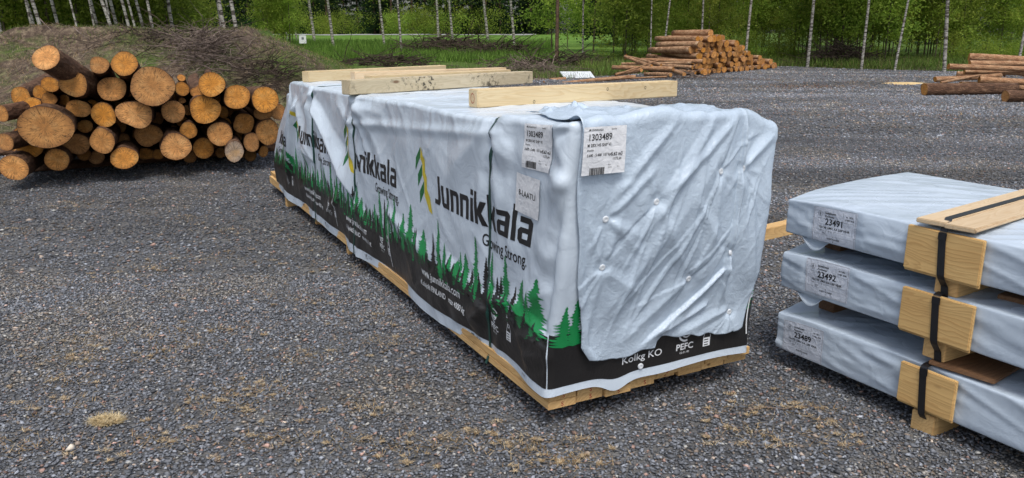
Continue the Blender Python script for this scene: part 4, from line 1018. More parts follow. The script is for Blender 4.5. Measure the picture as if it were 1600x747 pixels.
# logs thrown in front of and beside the far pile: left pixel end, right pixel end, radius, distances
SC = [((958, 104.5), (1052, 108), 3.7, 30, 28.5, 'thick bark covered log left of the far pile, above the crossing branch'), ((979, 87), (1033, 102), 2.6, 31, 29, 'upper one of two slanting logs left of the far pile'),
 ((977, 91), (1018, 103), 2.4, 30.8, 29, 'lower one of two slanting logs left of the far pile'), ((971, 101.5), (1080, 98), 2.2, 30, 30, 'long thin yellowish log lying level left of the far pile'),
 ((962, 117), (1002, 109.5), 3.2, 28.6, 27.6, 'short log with bright round end left of the far pile'), ((850, 129), (992, 120), 3.4, 26.5, 27.5, 'long low bark covered log lying behind the front timber'),
 ((1008, 114), (1048, 117), 3.4, 28.5, 27.4, 'short log with pale yellow end low at the foot of the far pile'), ((1050, 110), (1069, 116), 3.2, 28.8, 27.6, 'stubby log with round end at the left foot of the far pile'),
 ((1028, 95), (962, 117), 1.2, 28, 27.4, 'thin dark pole crossing the logs left of the far pile'), ((1030, 101), (1082, 105.5), 3.0, 30, 29, 'reddish log wedged at the left foot of the far pile'),
 ((985, 122.5), (1042, 120), 1.6, 27.3, 27, 'thin red brown pole on the ground before the far pile'), ((1002, 95), (1098, 96), 3.2, 31, 30, 'dark log protruding left from the lower far pile')]
for (x0, y0), (x1, y1), r_, d0, d1, lb in SC:
    q0 = dp(x0, y0, d0); q1 = dp(x1, y1, d1); v = q0-q1
    quicklog(tuple(q1), tuple(v), r_/F*d1, float(np.linalg.norm(v)), lb, 'loose logs left of the far log pile', True)
# right hand pile: left end, right end
RP = [((1514, 89.5), (1640, 94), 5.6, 24, 23.5, 'topmost grey barked log of the right-hand log heap'), ((1482, 104), (1640, 109), 4.4, 22.4, 22.6, 'yellowish peeled log sticking out farthest left on the right-hand heap'),
 ((1515, 99), (1640, 100), 4.2, 23.6, 23.6, 'spotted log below the topmost one on the right-hand heap'), ((1507, 112.5), (1640, 115), 3.6, 22.8, 22.6, 'thin reddish log in the middle of the right-hand heap'),
 ((1495, 116), (1570, 117), 4.4, 23.4, 23.0, 'short dark ended log in the middle of the right-hand heap'), ((1461, 124), (1560, 121), 4.3, 22.4, 22.6, 'dark log low at the left of the right-hand heap'),
 ((1470, 129.5), (1532, 117), 2.1, 21.8, 22.2, 'slanting pole across the left of the right-hand heap'), ((1530, 125), (1640, 130), 5.2, 22.2, 22.0, 'thick dark log low in the right-hand heap'),
 ((1545, 106), (1640, 121), 4.6, 23.2, 22.6, 'leaning log at the right frame edge in the right-hand heap'), ((1500, 133), (1640, 138), 5.5, 22.8, 22.8, 'shaded log at the base of the right-hand heap')]
for (x0, y0), (x1, y1), r_, d0, d1, lb in RP:
    q0 = dp(x0, y0, d0); q1 = dp(x1, y1, d1); v = q1-q0
    quicklog(tuple(q0), tuple(v), r_/F*d0, float(np.linalg.norm(v)), lb, 'logs of the right-hand log heap', True)
for (x0, y0), (x1, y1), r_, lb, s_ in (((1444, 140.5), (1600, 137), 9.2, 'thick log on the gravel with a bright orange notched end, before the right-hand heap', 401), ((1570, 151.5), (1680, 150), 8.8, 'thick log with bright orange round end at the right edge of the photo, on gravel', 402)):
    g = gp(x0, y0+r_); dd = g[1]+.1; q0 = dp(x0, y0, dd); rr_ = r_/F*dd; q0[2] = rr_; v = np.array([1, .16, 0])
    log(tuple(q0), tuple(v), rr_, 2.7, s_, lb, 'thick logs lying before the right-hand log heap', lumps=.07)

# ================================================================== TERRAIN
yard = mk('gravel_yard', [(-160, -60, 0), (160, -60, 0), (160, 60, 0), (-160, 60, 0)], [(0, 1, 2, 3)], M['gravel']); tag(yard, kind='structure')
# verge and mound: a height field that rises out of the gravel beyond its edge
edge_px = [(-700, 150), (0, 150), (300, 150), (480, 136), (600, 128), (760, 128), (870, 124), (960, 119), (1100, 106), (1230, 104), (1330, 108), (1500, 112), (1640, 114), (2600, 118)]
EP = np.array([gp(x, y)[:2] for x, y in edge_px]); EP[0] = (-60, 13.2); EP[1] = (-12.5, 13.0); EP[2] = (-8, 13.4); EP = np.insert(EP, 3, (-5.5, 13.8), 0)
def edge_y(x): return np.interp(x, EP[:, 0], EP[:, 1])
def terr(x, y):
    e = y-edge_y(x)+.8*fbm(x*.5, y*.5, 71, 3)
    base = -.10+.13*sm(e, -1.2, 1.0)+.05*fbm(x*.8, y*.8, 72, 4)*sm(e, 0, 2)+.12*sm(e, 2, 14)
    field = .9*sm(y, 42, 100)+.25*sm(y, 100, 170)
    side = sm(x, -5.8, -1.4)
    m = 1.58*(1-side)*np.exp(-((y-17.5)/2.6)**2)*(1-.12*np.exp(-((x+10)/2.)**2))
    m = np.where((y > 17.5), 1.58*(1-side)*np.exp(-((y-17.5)/6.)**2), m)
    m = m+(1-side)*.12*fbm(x*.9, y*.9, 73, 4)*np.exp(-((y-17)/4)**2)
    bumps = .35*np.exp(-(((x+2.2)/3.)**2+((y-58)/3.)**2))+.25*np.exp(-(((x-4.)/2.)**2+((y-46)/2.)**2))
    return base+field+m+bumps
xv = np.concatenate([np.linspace(-150, -30, 30), np.linspace(-29.6, -1, 190), np.linspace(-.7, 60, 150), np.linspace(62, 150, 24)])
yv = np.concatenate([np.linspace(11, 40, 170), np.linspace(40.5, 75, 60), np.linspace(77, 240, 60)])
X, Y = np.meshgrid(xv, yv, indexing='ij'); Z = terr(X, Y)
V, Q = grid(np.stack([X, Y, Z], -1), False)
g = .5+.25*sm(V[:, 1], 22, 45)
mound = np.exp(-((V[:, 1]-17)/4)**2)*(1-sm(V[:, 0], -5.8, -1.4)); g = g-.05*mound+.03*sm(V[:, 1], 17.2, 18.5)*mound*8
g = np.where((V[:, 1] > 42), .75, g); near = np.exp(-np.clip(V[:, 1]-edge_y(V[:, 0]), 0, None)/3.5)*(V[:, 0] > -2); g = g-.22*near*(V[:, 0] < 12)
shade = sm(V[:, 0]-.15*V[:, 1], 6, 9)*sm(V[:, 1]-edge_y(V[:, 0]), 1.5, 3.5)
col = np.stack([g, g*0, g*0, g*0+1], 1)
vg = mk_fast('verge_and_mound', V, Q, 4, M['verge'], col=col, smooth=True); tag(vg, kind='structure')
# meadow and road beyond
xm = np.linspace(-60, 20, 40); ym = np.linspace(50, 170, 60); X, Y = np.meshgrid(xm, ym, indexing='ij'); Z = terr(X, Y)+.06
ok = True; V, Q = grid(np.stack([X, Y, Z], -1), False); tag(mk_fast('meadow', V, Q, 4, M['meadow'], smooth=True), kind='structure')
xm = np.linspace(-60, 3, 40); X, Y = np.meshgrid(xm, np.linspace(99, 103, 6), indexing='ij'); Z = terr(X, Y)+.16+.02*(Y-97)
V, Q = grid(np.stack([X, Y, Z], -1), False); tag(mk_fast('road', V, Q, 4, M['road'], smooth=True), kind='structure')

# ================================================================== GRAVEL STONES AND STRAW
def stones(n, y0, y1, rmin, rmax, seed):
    r = np.random.default_rng(seed)
    y = np.sqrt(r.random(n)*(y1*y1-y0*y0)+y0*y0); x = (r.random(n)*2-1)*(.70*y+.5)
    # keep clear of the packages' footprint interiors
    dx = x-A0[0]; dy = y-A0[1]; w_ = dx*.8889+dy*.4581; t_ = -dx*.4581+dy*.8889
    ok = ~((w_ > .25) & (w_ < .95) & (t_ > .3) & (t_ < 5.4)); ok &= (y < 12) | ((y < np.interp(x, EP[:, 0], EP[:, 1])+.6) & (x > -7)); x = x[ok]; y = y[ok]; n = len(x)
    s_ = np.exp(r.normal(0, .32, n)); rad = np.clip(rmin*s_, rmin*.45, rmax)
    base = np.array([(1, 0, 0), (0, 1, 0), (-1, 0, 0), (0, -1, 0), (0, 0, 1), (0, 0, -1)], float)
    V = base[None]*(.6+.75*r.random((n, 6, 1))); V += r.normal(0, .16, (n, 6, 3))
    V *= np.stack([1.25*np.ones(n), .85*np.ones(n), .40+.25*r.random(n)], 1)[:, None, :]
    # random tilt then spin
    a = r.normal(0, .35, n); c, s2 = np.cos(a), np.sin(a); yy = V[..., 1]*c[:, None]-V[..., 2]*s2[:, None]; zz = V[..., 1]*s2[:, None]+V[..., 2]*c[:, None]; V[..., 1] = yy; V[..., 2] = zz
    a = r.random(n)*6.283; c, s2 = np.cos(a), np.sin(a); xx = V[..., 0]*c[:, None]-V[..., 1]*s2[:, None]; yy = V[..., 0]*s2[:, None]+V[..., 1]*c[:, None]; V[..., 0] = xx; V[..., 1] = yy
    V *= rad[:, None, None]; V += np.stack([x, y, rad*.25+r.random(n)*.005], 1)[:, None, :]
    tri = np.array([(0, 1, 4), (1, 2, 4), (2, 3, 4), (3, 0, 4), (1, 0, 5), (2, 1, 5), (3, 2, 5), (0, 3, 5)])
    Fq = (np.arange(n)[:, None, None]*6+tri[None]).reshape(-1, 3)
    g = np.clip(.160*np.exp(r.normal(0, .37, n)), .05, .5); u = r.random(n)
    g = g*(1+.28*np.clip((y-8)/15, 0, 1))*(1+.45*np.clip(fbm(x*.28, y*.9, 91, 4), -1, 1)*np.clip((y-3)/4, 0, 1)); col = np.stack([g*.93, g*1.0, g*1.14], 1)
    wm = u > .87; col[wm] = np.stack([g*1.45, g*1.18, g*.98], 1)[wm]; pk_ = u > .965; col[pk_] = np.stack([g*1.9, g*1.25, g*1.05], 1)[pk_]; wh = u < .02; col[wh] = (.42, .42, .40)
    pat = fbm(x*1.2, y*1.2, 81, 4); br = np.clip((pat-.25)*1.4, 0, .40)*(r.random(n) < .6); col = col*(1-br[:, None])+np.stack([g*1.5, g*1.25, g*.85], 1)*br[:, None]
    col = np.clip(col, 0, .7); col = np.concatenate([col, np.ones((n, 1))], 1).repeat(6, 0)
    return V.reshape(-1, 3), Fq, col
Va, Fa, Ca = stones(130000, 2.2, 5.2, .0068, .018, 1)
Vb, Fb_, Cb = stones(170000, 5.2, 12.5, .0090, .022, 2)
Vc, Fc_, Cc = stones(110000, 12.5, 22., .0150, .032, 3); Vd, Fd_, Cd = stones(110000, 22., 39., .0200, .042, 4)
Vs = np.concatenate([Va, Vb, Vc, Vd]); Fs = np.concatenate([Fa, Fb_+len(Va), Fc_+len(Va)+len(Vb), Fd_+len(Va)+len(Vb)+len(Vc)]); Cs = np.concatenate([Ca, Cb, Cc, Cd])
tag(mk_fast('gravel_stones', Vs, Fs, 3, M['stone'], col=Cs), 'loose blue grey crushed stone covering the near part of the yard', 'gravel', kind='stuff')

def blades(n, pos, length, width, cols, seed, up=.5, zfun=None, parent=None, name='x'):
    r = np.random.default_rng(seed); x, y = pos(r, n); n = len(x)
    z = zfun(x, y) if zfun else np.zeros(n); L_ = length*(.5+r.random(n)); a = r.random(n)*6.283; e = np.clip(up+r.normal(0, .3, n), .03, 1.4)
    dx = np.cos(a)*np.cos(e)*L_; dy = np.sin(a)*np.cos(e)*L_; dz = np.sin(e)*L_
    px, py = -np.sin(a)*width/2, np.cos(a)*width/2
    V = np.stack([np.stack([x-px, y-py, z], 1), np.stack([x+px, y+py, z], 1), np.stack([x+dx, y+dy, z+dz], 1)], 1).reshape(-1, 3)
    Fq = np.arange(3*n).reshape(-1, 3); ci = r.integers(0, len(cols), n); col = np.array(cols)[ci]*(.7+.6*r.random((n, 1)))
    return V, Fq, np.concatenate([col, np.ones((n, 1))], 1).repeat(3, 0)
STRAW = [(.42, .30, .16), (.52, .41, .25), (.36, .24, .12)]; GREEN = [(.10, .17, .03), (.14, .22, .04), (.07, .12, .02)]; BROWN = [(.17, .125, .095), (.26, .20, .15), (.10, .075, .055)]
# little tufts pressed into the gravel
patches = [gp(x, y)[:2] for x, y in ((110, 560), (150, 535), (230, 560), (255, 520), (95, 600), (300, 540), (360, 515), (400, 610), (370, 620), (180, 440), (250, 420), (345, 405), (290, 345), (355, 360), (120, 325), (30, 365), (580, 498), (470, 560), (600, 535), (770, 600), (520, 420), (450, 380), (720, 690), (830, 700), (910, 720), (1170, 680), (1280, 690), (1320, 470), (1210, 400), (1240, 420), (860, 720), (560, 640), (640, 700), (60, 700), (240, 690), (1250, 640), (1180, 640), (410, 690), (520, 690), (330, 640), (1215, 330), (1230, 345), (480, 470), (90, 640))]
def patchpos(r, n):
    i = r.integers(0, len(patches), n); P = np.array(patches)[i]; s_ = .03+.012*P[:, 1]; return P[:, 0]+r.normal(0, 1, n)*s_*1.5, P[:, 1]+r.normal(0, 1, n)*s_*.8
V1, F1, C1 = blades(4500, patchpos, .036, .0030, STRAW+STRAW+[(.22, .14, .06), (.16, .13, .05)], 5, .25, lambda x, y: 0*x+.008)
def nearpos(r, n):
    y = np.sqrt(r.random(n)*(11**2-2.2**2)+2.2**2); x = (r.random(n)*2-1)*.7*y; k = fbm(x*1.1, y*1.1, 81, 4)+r.normal(0, .2, n) > .25; return x[k], y[k]
V2, F2, C2 = blades(16000, nearpos, .026, .0024, STRAW+[(.20, .13, .06), (.14, .11, .05)], 6, .2, lambda x, y: 0*x+.008)
rcl = np.random.default_rng(55); nc_ = 230; pi_ = rcl.integers(0, len(patches), nc_); PC = np.array(patches)[pi_]; PC = PC+rcl.normal(0, 1, (nc_, 2))*np.array([.09, .06])*(.4+.35*PC[:, 1:2]); CR = (.003+.020*rcl.random(nc_)**2.4)*(1+.10*PC[:, 1])
def clumps(r, n):
    i = r.integers(0, nc_, n); a = r.random(n)*6.283; q = np.sqrt(r.random(n)); return PC[i, 0]+q*np.cos(a)*CR[i]*1.5, PC[i, 1]+q*np.sin(a)*CR[i]*.8
V3, F3, C3 = blades(9000, clumps, .018, .0030, [(.56, .45, .29), (.46, .34, .20), (.62, .53, .38), (.34, .22, .11)], 57, .10, lambda x, y: 0*x+.014)
V2 = np.concatenate([V2, V3]); F2 = np.concatenate([F2, F3+len(V2)-len(V3)]); C2 = np.concatenate([C2, C3])
tag(mk_fast('dry_grass_flecks', np.concatenate([V1, V2]), np.concatenate([F1, F2+len(V1)]), 3, M['straw'], col=np.concatenate([C1, C2])), 'dry straw and moss flecks pressed into the gravel', 'dry grass', kind='stuff')
tc = gp(167, 662)
def tuftpos(r, n):
    a = r.random(n)*6.283; q = np.sqrt(r.random(n)); return q*np.cos(a)*.065, q*np.sin(a)*.042
V, Fq, c_ = blades(1100, tuftpos, .034, .0030, [(.66, .54, .33), (.72, .61, .40), (.55, .42, .22)], 8, .12, lambda x, y: .012+.010*np.clip(1-(x/.065)**2-(y/.045)**2, 0, 1))
o = mk_fast('dry_grass_clump', V, Fq, 3, M['straw'], col=c_); o.location = tuple(tc); tag(o, 'small round clump of yellow dry grass on the gravel at the lower left', 'grass clump')
# grass and litter on mound and verge
def moundpos(r, n):
    x = r.uniform(-16, -1.5, n); y = r.uniform(12.8, 20, n); return x, y
V1, F1, C1 = blades(60000, moundpos, .10, .008, STRAW+STRAW+BROWN+[(.32, .26, .18)], 12, .35, lambda x, y: terr(x, y)-.01)
def greenmound(r, n):
    x = r.uniform(-16, -1.5, n); y = r.uniform(12.8, 22, n); k = (fbm(x*.6, y*.6, 77, 3)+(y > 16.3)*.9+r.normal(0, .2, n)) > .14; return x[k], y[k]
V2, F2, C2 = blades(60000, greenmound, .11, .009, GREEN+[(.16, .22, .05)], 13, .7, lambda x, y: terr(x, y)-.01)
tag(mk_fast('mound_grass', np.concatenate([V1, V2]), np.concatenate([F1, F2+len(V1)]), 3, M['straw'], col=np.concatenate([C1, C2])), 'dry litter and green grass covering the earth mound behind the log pile', 'grass', kind='stuff')
def vergepos(r, n):
    x = r.uniform(-4, 26, n)*1.0; y = edge_y(x)+np.abs(r.normal(0, 1, n))*5-.2; k = fbm(x*.5, y*.5, 78, 3)+r.normal(0, .25, n) > -.1; return x[k], y[k]
V1, F1, C1 = blades(45000, vergepos, .22, .018, GREEN+GREEN+BROWN, 14, .8, lambda x, y: terr(x, y)-.01)
def fieldpos(r, n):
    y = r.uniform(40, 75, n); x = r.uniform(-.42, .05, n)*y; return x, y
V2, F2, C2 = blades(45000, fieldpos, .40, .04, [(.10, .20, .03), (.15, .26, .04), (.08, .15, .02)], 15, 1., lambda x, y: terr(x, y)+.03)
def underpos(r, n):
    x = r.uniform(3, 34, n); y = edge_y(x)+r.uniform(.4, 14, n)*r.random(n)**.5; k = fbm(x*.4, y*.4, 79, 3)+r.normal(0, .2, n) > -.35; return x[k], y[k]
V3, F3, C3 = blades(46000, underpos, .42, .035, [(.13, .22, .04), (.18, .28, .05), (.10, .17, .03), (.20, .19, .07)], 16, .9, lambda x, y: terr(x, y)-.01)
V2 = np.concatenate([V2, V3]); F2 = np.concatenate([F2, F3+len(V2)-len(V3)]); C2 = np.concatenate([C2, C3])
tag(mk_fast('verge_grass', np.concatenate([V1, V2]), np.concatenate([F1, F2+len(V1)]), 3, M['straw'], col=np.concatenate([C1, C2])), 'green and brown rough grass along the yard edge and field', 'grass', kind='stuff')

# ---------- tangles of cut branches
def tubes(lines, rad, sides=4):
    Vv = []; Fc = []; n0 = 0
    for P, r_ in zip(lines, rad):
        P = np.asarray(P, float); m = len(P); d_ = np.gradient(P, axis=0); d_ /= np.linalg.norm(d_, axis=1, keepdims=True)+1e-9
        u = np.cross(d_, (0.13, .21, 1.)); u /= np.linalg.norm(u, axis=1, keepdims=True)+1e-9; v = np.cross(d_, u)
        rr_ = r_*np.linspace(1, .35, m)
        for k in range(sides):
            q = 2*math.pi*k/sides; Vv.append(P+(u*math.cos(q)+v*math.sin(q))*rr_[:, None])
        for k in range(sides):
            k2 = (k+1) % sides
            for i in range(m-1): Fc.append((n0+k*m+i, n0+k2*m+i, n0+k2*m+i+1, n0+k*m+i+1))
        n0 += sides*m
    return np.concatenate(Vv), Fc
def brush(c, sx, sy, h, n, mat, label, seed, rad=.012, length=1.2):
    r = np.random.default_rng(seed); L = []; Rd = []
    for i in range(n):
        x, y = r.normal(0, .5, 2)*(sx, sy); hh = h*math.exp(-((x/sx)**2+(y/sy)**2)/1.2)*r.random(); z = float(terr(np.array(c[0]+x), np.array(c[1]+y)))+hh
        a = r.random()*6.28; e = r.normal(.15, .35); l = length*(.4+r.random()); d_ = np.array([math.cos(a)*math.cos(e), math.sin(a)*math.cos(e), math.sin(e)])
        P = [np.array([x, y, z])+d_*l*k/4+np.array([*r.normal(0, .04, 2), -.10*(k/4)**2*l])*(k > 0) for k in range(5)]; L.append(P); Rd.append(rad*(.5+r.random()))
    V, Fc = tubes(L, Rd, 3); o = mk('brush_heap', V, Fc, mat); o.location = (c[0], c[1], 0); tag(o, label, 'brush heap'); return o
def rp(x, y, d_): return dp(x, y, d_)[:2]
brush(rp(320, 64, 16.0), .62, .8, .45, 420, M['twig'], 'tangle of grey cut branches on the crest of the mound', 1, .008, .62)
brush(rp(420, 88, 15.6), .75, .7, .25, 260, M['twig_dark'], 'low brown brush heap on the right slope of the mound', 2, .008, .6)
brush(rp(250, 52, 16.5), 1.3, .6, .25, 160, M['twig_dark'], 'thin scatter of branches left of the grey tangle on the mound', 3, .008, .8)
brush(rp(600, 100, 36), 2.0, 1.0, .5, 200, M['twig_dark'], 'brown brush heap on the verge below the field', 4, .02, 1.2)
brush(rp(700, 78, 54), 3.2, 1.4, 1.1, 320, M['twig_dark'], 'wide dark brush heap under the pair of birches in the field edge', 5, .03, 1.8)
brush(rp(780, 84, 50), 3.0, 1.2, .7, 260, M['twig_dark'], 'broken root debris heap beside the leaning field birch', 6, .03, 1.4)
brush(rp(880, 100, 38), 3.2, 1.2, .45, 300, M['twig_dark'], 'brown stump debris left of the far log pile', 7, .02, 1.)
brush(rp(830, 112, 33), 2.0, 1.0, .3, 240, M['twig'], 'flat litter of roots and bark behind the timbers', 8, .018, .8)
brush(rp(1318, 96, 39.5), 1.6, 1.0, 1.0, 420, M['twig_dark'], 'rounded near black brush heap under the right-hand trees', 9, .02, 1.2)
brush(rp(1070, 121, 29.2), 1.2, .5, .3, 120, M['twig'], 'pale twigs at the foot of the far log pile', 10, .012, .7)
rz_ = np.random.default_rng(66); L = []; Rd = []
for i in range(1100):
    x = rz_.uniform(-15, -2.2); y = rz_.uniform(13.2, 18.5); a = rz_.random()*6.28; l = rz_.uniform(.12, .55); z = float(terr(np.array(x), np.array(y)))+.02
    L.append([np.array([x+math.cos(a)*l*k/3, y+math.sin(a)*l*k/3, z+(float(terr(np.array(x+math.cos(a)*l), np.array(y+math.sin(a)*l)))+.03-z)*k/3+rz_.normal(0, .015)]) for k in range(4)]); Rd.append(rz_.uniform(.003, .007))
V, Fc = tubes(L, Rd, 3); tag(mk('fallen_twigs', V, Fc, M['twig']), 'loose dry twigs strewn over the earth mound', 'twigs', kind='stuff')
# single twig on the gravel
P = [gp(x, y) + np.array([0, 0, .012]) for x, y in ((1165, 645), (1195, 640), (1225, 643), (1255, 638), (1290, 641))]
V, Fc = tubes([P], [.004], 5); tag(mk('twig', V, Fc, M['twig']), 'thin dry twig lying on gravel before the right-hand stack', 'twig')
for P, lb in (([dp(248/3.2+400, 380/3.2, 15.6)+np.array([0, 0, -.2]), dp(478, 108, 15.5), dp(479, 88, 15.4)], 'thin pale stick standing upright behind the farthest timber'),
              ([dp(62, 29, 17.5), dp(70, 38, 17.2), dp(82, 49, 16.9)], 'long pale branch slanting on the left of the mound'), ([dp(114, 42, 17), dp(125, 52, 16.8), dp(139, 61, 16.5)], 'pale bent branch lying in the middle of the mound')):
    V, Fc = tubes([P], [.014], 5); tag(mk('stick', V, Fc, M['twig']), lb, 'stick')
# sawdust and bark litter
def heap(name, c, sx, sy, h, mat, label, cat, seed):
    n = 22; r = np.random.default_rng(seed); Vv = [(0, 0, h)]; Fc = []
    for k in range(1, 7):
        for i in range(n):
            a = 2*math.pi*i/n; q = k/6*(1+.22*math.sin(3*a+seed)+.12*math.sin(7*a)); Vv.append((q*sx*math.cos(a), q*sy*math.sin(a), h*(1-(k/6)**1.5)+.004*(k < 6)*r.random()-.004*(k == 6)))
    for i in range(n): Fc.append((0, 1+i, 1+(i+1) % n))
    for k in range(5):
        for i in range(n): Fc.append((1+k*n+i, 1+(k+1)*n+i, 1+(k+1)*n+(i+1) % n, 1+k*n+(i+1) % n))
    o = mk(name, Vv, Fc, mat, smooth=True); o.location = (c[0], c[1], .002); tag(o, label, cat, kind='stuff'); return o
M['sawdust'] = twigmat('sawdust', (.50, .36, .17), (.66, .50, .27))
heap('sawdust_patch', gp(1415, 131), .75, .45, .05, M['sawdust'], 'yellow sawdust patch on gravel left of the right-hand log heap', 'sawdust', 1)
def litter(px, sx, sy, n, label, seed):
    c = gp(*px)
    V, Fq, cc = blades(n, lambda r, m: (c[0]+r.normal(0, sx, m), c[1]+r.normal(0, sy, m)), .07, .03, [(.30, .20, .12), (.22, .10, .06), (.42, .31, .18), (.12, .08, .06)], seed, .15, lambda x, y: 0*x+.012)
    tag(mk_fast('bark_litter', V, Fq, 3, M['straw'], col=cc), label, 'bark litter', kind='stuff')
litter((1270, 135), 1.0, .35, 500, 'strip of torn bark litter on gravel behind the big package', 21); litter((1240, 138), .9, .25, 300, 'second thin line of bark chips on gravel', 22)
litter((1350, 130), 1.5, .5, 260, 'loose bark chips leading to the sawdust patch', 23); litter((1180, 125), .8, .3, 220, 'reddish bark chips before the far log pile', 24)
litter((1420, 165), 1.5, .6, 200, 'scattered chips on gravel before the right-hand logs', 25); litter((1480, 182), 1.2, .4, 160, 'faint line of chips at the right of the yard', 26); litter((1550, 120), 1.6, .5, 220, 'chips under the right-hand log heap', 27)
# white sheet scrap with a short log
g = gp(902, 121); o = board('white_panel', (1.15, .8, .02), (g[0], g[1], .09), R(8), M['plastic'], None, .004, R(14)); tag(o, 'white rectangular panel leaning on debris left of the far log pile', 'panel')
q = dp(884, 124, 28.2); quicklog(tuple(q), (-1, .2, -.12), .085, 0.6, 'short brown log piece on the corner of the white panel', 'short log piece', True)
# white cabinet by the road
CBS = .55
cb = empty('utility_cabinet', 'small white box on a post beyond the field birches at the left', 'utility cabinet', (float(dp(472, 50, 60)[0]), 60, float(terr(np.array(-15.5), np.array(60.)))))
cb.scale = (CBS, CBS, CBS)
board('cabinet_body', (.9, .5, 1.1), (0, 0, 1.25), R(20), M['white_tape'], cb); board('cabinet_roof', (1.0, .6, .06), (0, 0, 1.83), R(20), M['white_tape'], cb); board('post', (.12, .12, .8), (0, 0, .32), R(20), M['stem'], cb)
board('window_panel', (.3, .02, .3), (.1, -.26, 1.35), R(20), M['ink_grey'], cb)

# ================================================================== TREES
def leaves(n, posf, size, seed, droop=0.):
    r = np.random.default_rng(seed); P, tone = posf(r, n); n = len(P)
    a = r.normal(0, 1, (n, 3)); a /= np.linalg.norm(a, axis=1, keepdims=True); b = np.cross(a, r.normal(0, 1, (n, 3))); b /= np.linalg.norm(b, axis=1, keepdims=True)
    s_ = size*(.6+.8*r.random((n, 1))); V = np.stack([P-a*s_, P+b*s_*.55, P+a*s_, P-b*s_*.55], 1).reshape(-1, 3)
    t = np.clip(tone+r.normal(0, .18, n), 0, 1); col = np.stack([t, t, t, np.ones(n)], 1).repeat(4, 0)
    return V, np.arange(4*n).reshape(-1, 4), col
def mesh_of(name, V, Fq, n, mat, col=None, smooth=False):
    o = mk_fast(name, V, Fq, n, mat, col=col, smooth=smooth); me = o.data; bpy.data.objects.remove(o); return me
def trunk_mesh(name, h, r0, lean, mat, seed, branches=0, b0=.3, bl=.12, sides=8):
    r = np.random.default_rng(seed); k = 9; zz = np.linspace(0, 1, k)
    P = np.stack([lean*zz*h+.12*np.sin(zz*4+seed)*r0*2, .05*np.cos(zz*3+seed)*r0*2, zz*h-.15*(zz == 0)], 1)
    Vv, Fc = tubes([P], [r0], sides); Vs_ = [Vv]; F_ = list(Fc); n0 = len(Vv)
    L = []; Rr = []; tips = []
    for i in range(branches):
        z = h*(b0+(1-b0)*r.random()); a = r.random()*6.28; l = h*bl*(.5+r.random())*(1.1-z/h); c = np.array([lean*z, 0, z])
        Q_ = [c+np.array([math.cos(a)*l*q, math.sin(a)*l*q, l*(.55*q-.25*q*q)]) for q in np.linspace(0, 1, 4)]; L.append(Q_); Rr.append(r0*.22); tips.append(Q_)
    if L:
        vb, fb = tubes(L, Rr, 3); Vs_.append(vb); F_ += [tuple(i+n0 for i in f) for f in fb]
    V = np.concatenate(Vs_); me = bpy.data.meshes.new(name); me.from_pydata(V.tolist(), [], F_); me.materials.append(mat); me.polygons.foreach_set('use_smooth', [True]*len(F_)); me.update()
    return me, tips
def crown_pos(tips, h, rad, z0, extra, sag=.0):
    pts = np.concatenate([np.array(t)[1:] for t in tips]) if tips else np.zeros((1, 3))
    def f(r, n):
        m = int(n*.8); i = r.integers(0, len(pts), m); P = pts[i]+r.normal(0, 1, (m, 3))*(rad*.20, rad*.20, rad*.22); P[:, 2] -= np.abs(r.normal(0, sag, m))
        # clumps
        nc = 26; cc = np.stack([r.normal(0, rad*.6, nc), r.normal(0, rad*.6, nc), r.uniform(z0, h, nc)], 1); k = n-m; j = r.integers(0, nc, k); Q_ = cc[j]+r.normal(0, rad*.16, (k, 3))
        P = np.concatenate([P, Q_]); P = P[P[:, 2] > .12]; tone = .35+.5*vn(P[:, 0]*1.6+7, P[:, 2]*1.6, 5)
        return P, tone
    return f
sap = []
for k in range(7):
    h = 5.5+k*.35; tm, tips = trunk_mesh('trunk', h, .035, random.uniform(-.05, .05), M['stem'], 500+k, 34, .17, .22, 5)
    V, Fq, c_ = leaves(4200, crown_pos(tips, h, 1.15, .8, 0), .058, 520+k); sap.append((tm, mesh_of('crown', V, Fq, 4, M['leaf_bright' if k % 2 else 'leaf'], c_)))
bir = []
for k in range(4):
    h = 13; tm, tips = trunk_mesh('trunk', h, .10, [0, .02, -.025, .05][k], M['birch'], 540+k, 40, .30, .13, 9)
    V, Fq, c_ = leaves(6500, crown_pos(tips, h, 1.5, 5., 0, .5), .060, 560+k); bir.append((tm, mesh_of('crown', V, Fq, 4, M['leaf'], c_)))
spr = []
for k in range(4):
    h = 14+k; r = np.random.default_rng(580+k); tm, _ = trunk_mesh('trunk', h, .16, 0, M['pinebark'], 590+k, 0)
    nb = 190; Vl = []; tn = []
    for i in range(nb):
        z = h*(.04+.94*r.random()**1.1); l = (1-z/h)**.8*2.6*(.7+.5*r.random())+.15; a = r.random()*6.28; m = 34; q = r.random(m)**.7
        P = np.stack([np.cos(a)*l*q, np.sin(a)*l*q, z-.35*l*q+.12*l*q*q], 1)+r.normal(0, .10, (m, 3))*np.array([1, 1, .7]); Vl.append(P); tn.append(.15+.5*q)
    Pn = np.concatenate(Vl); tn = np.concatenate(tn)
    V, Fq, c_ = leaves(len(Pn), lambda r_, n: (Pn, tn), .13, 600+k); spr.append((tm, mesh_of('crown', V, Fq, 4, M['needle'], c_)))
bsh = []
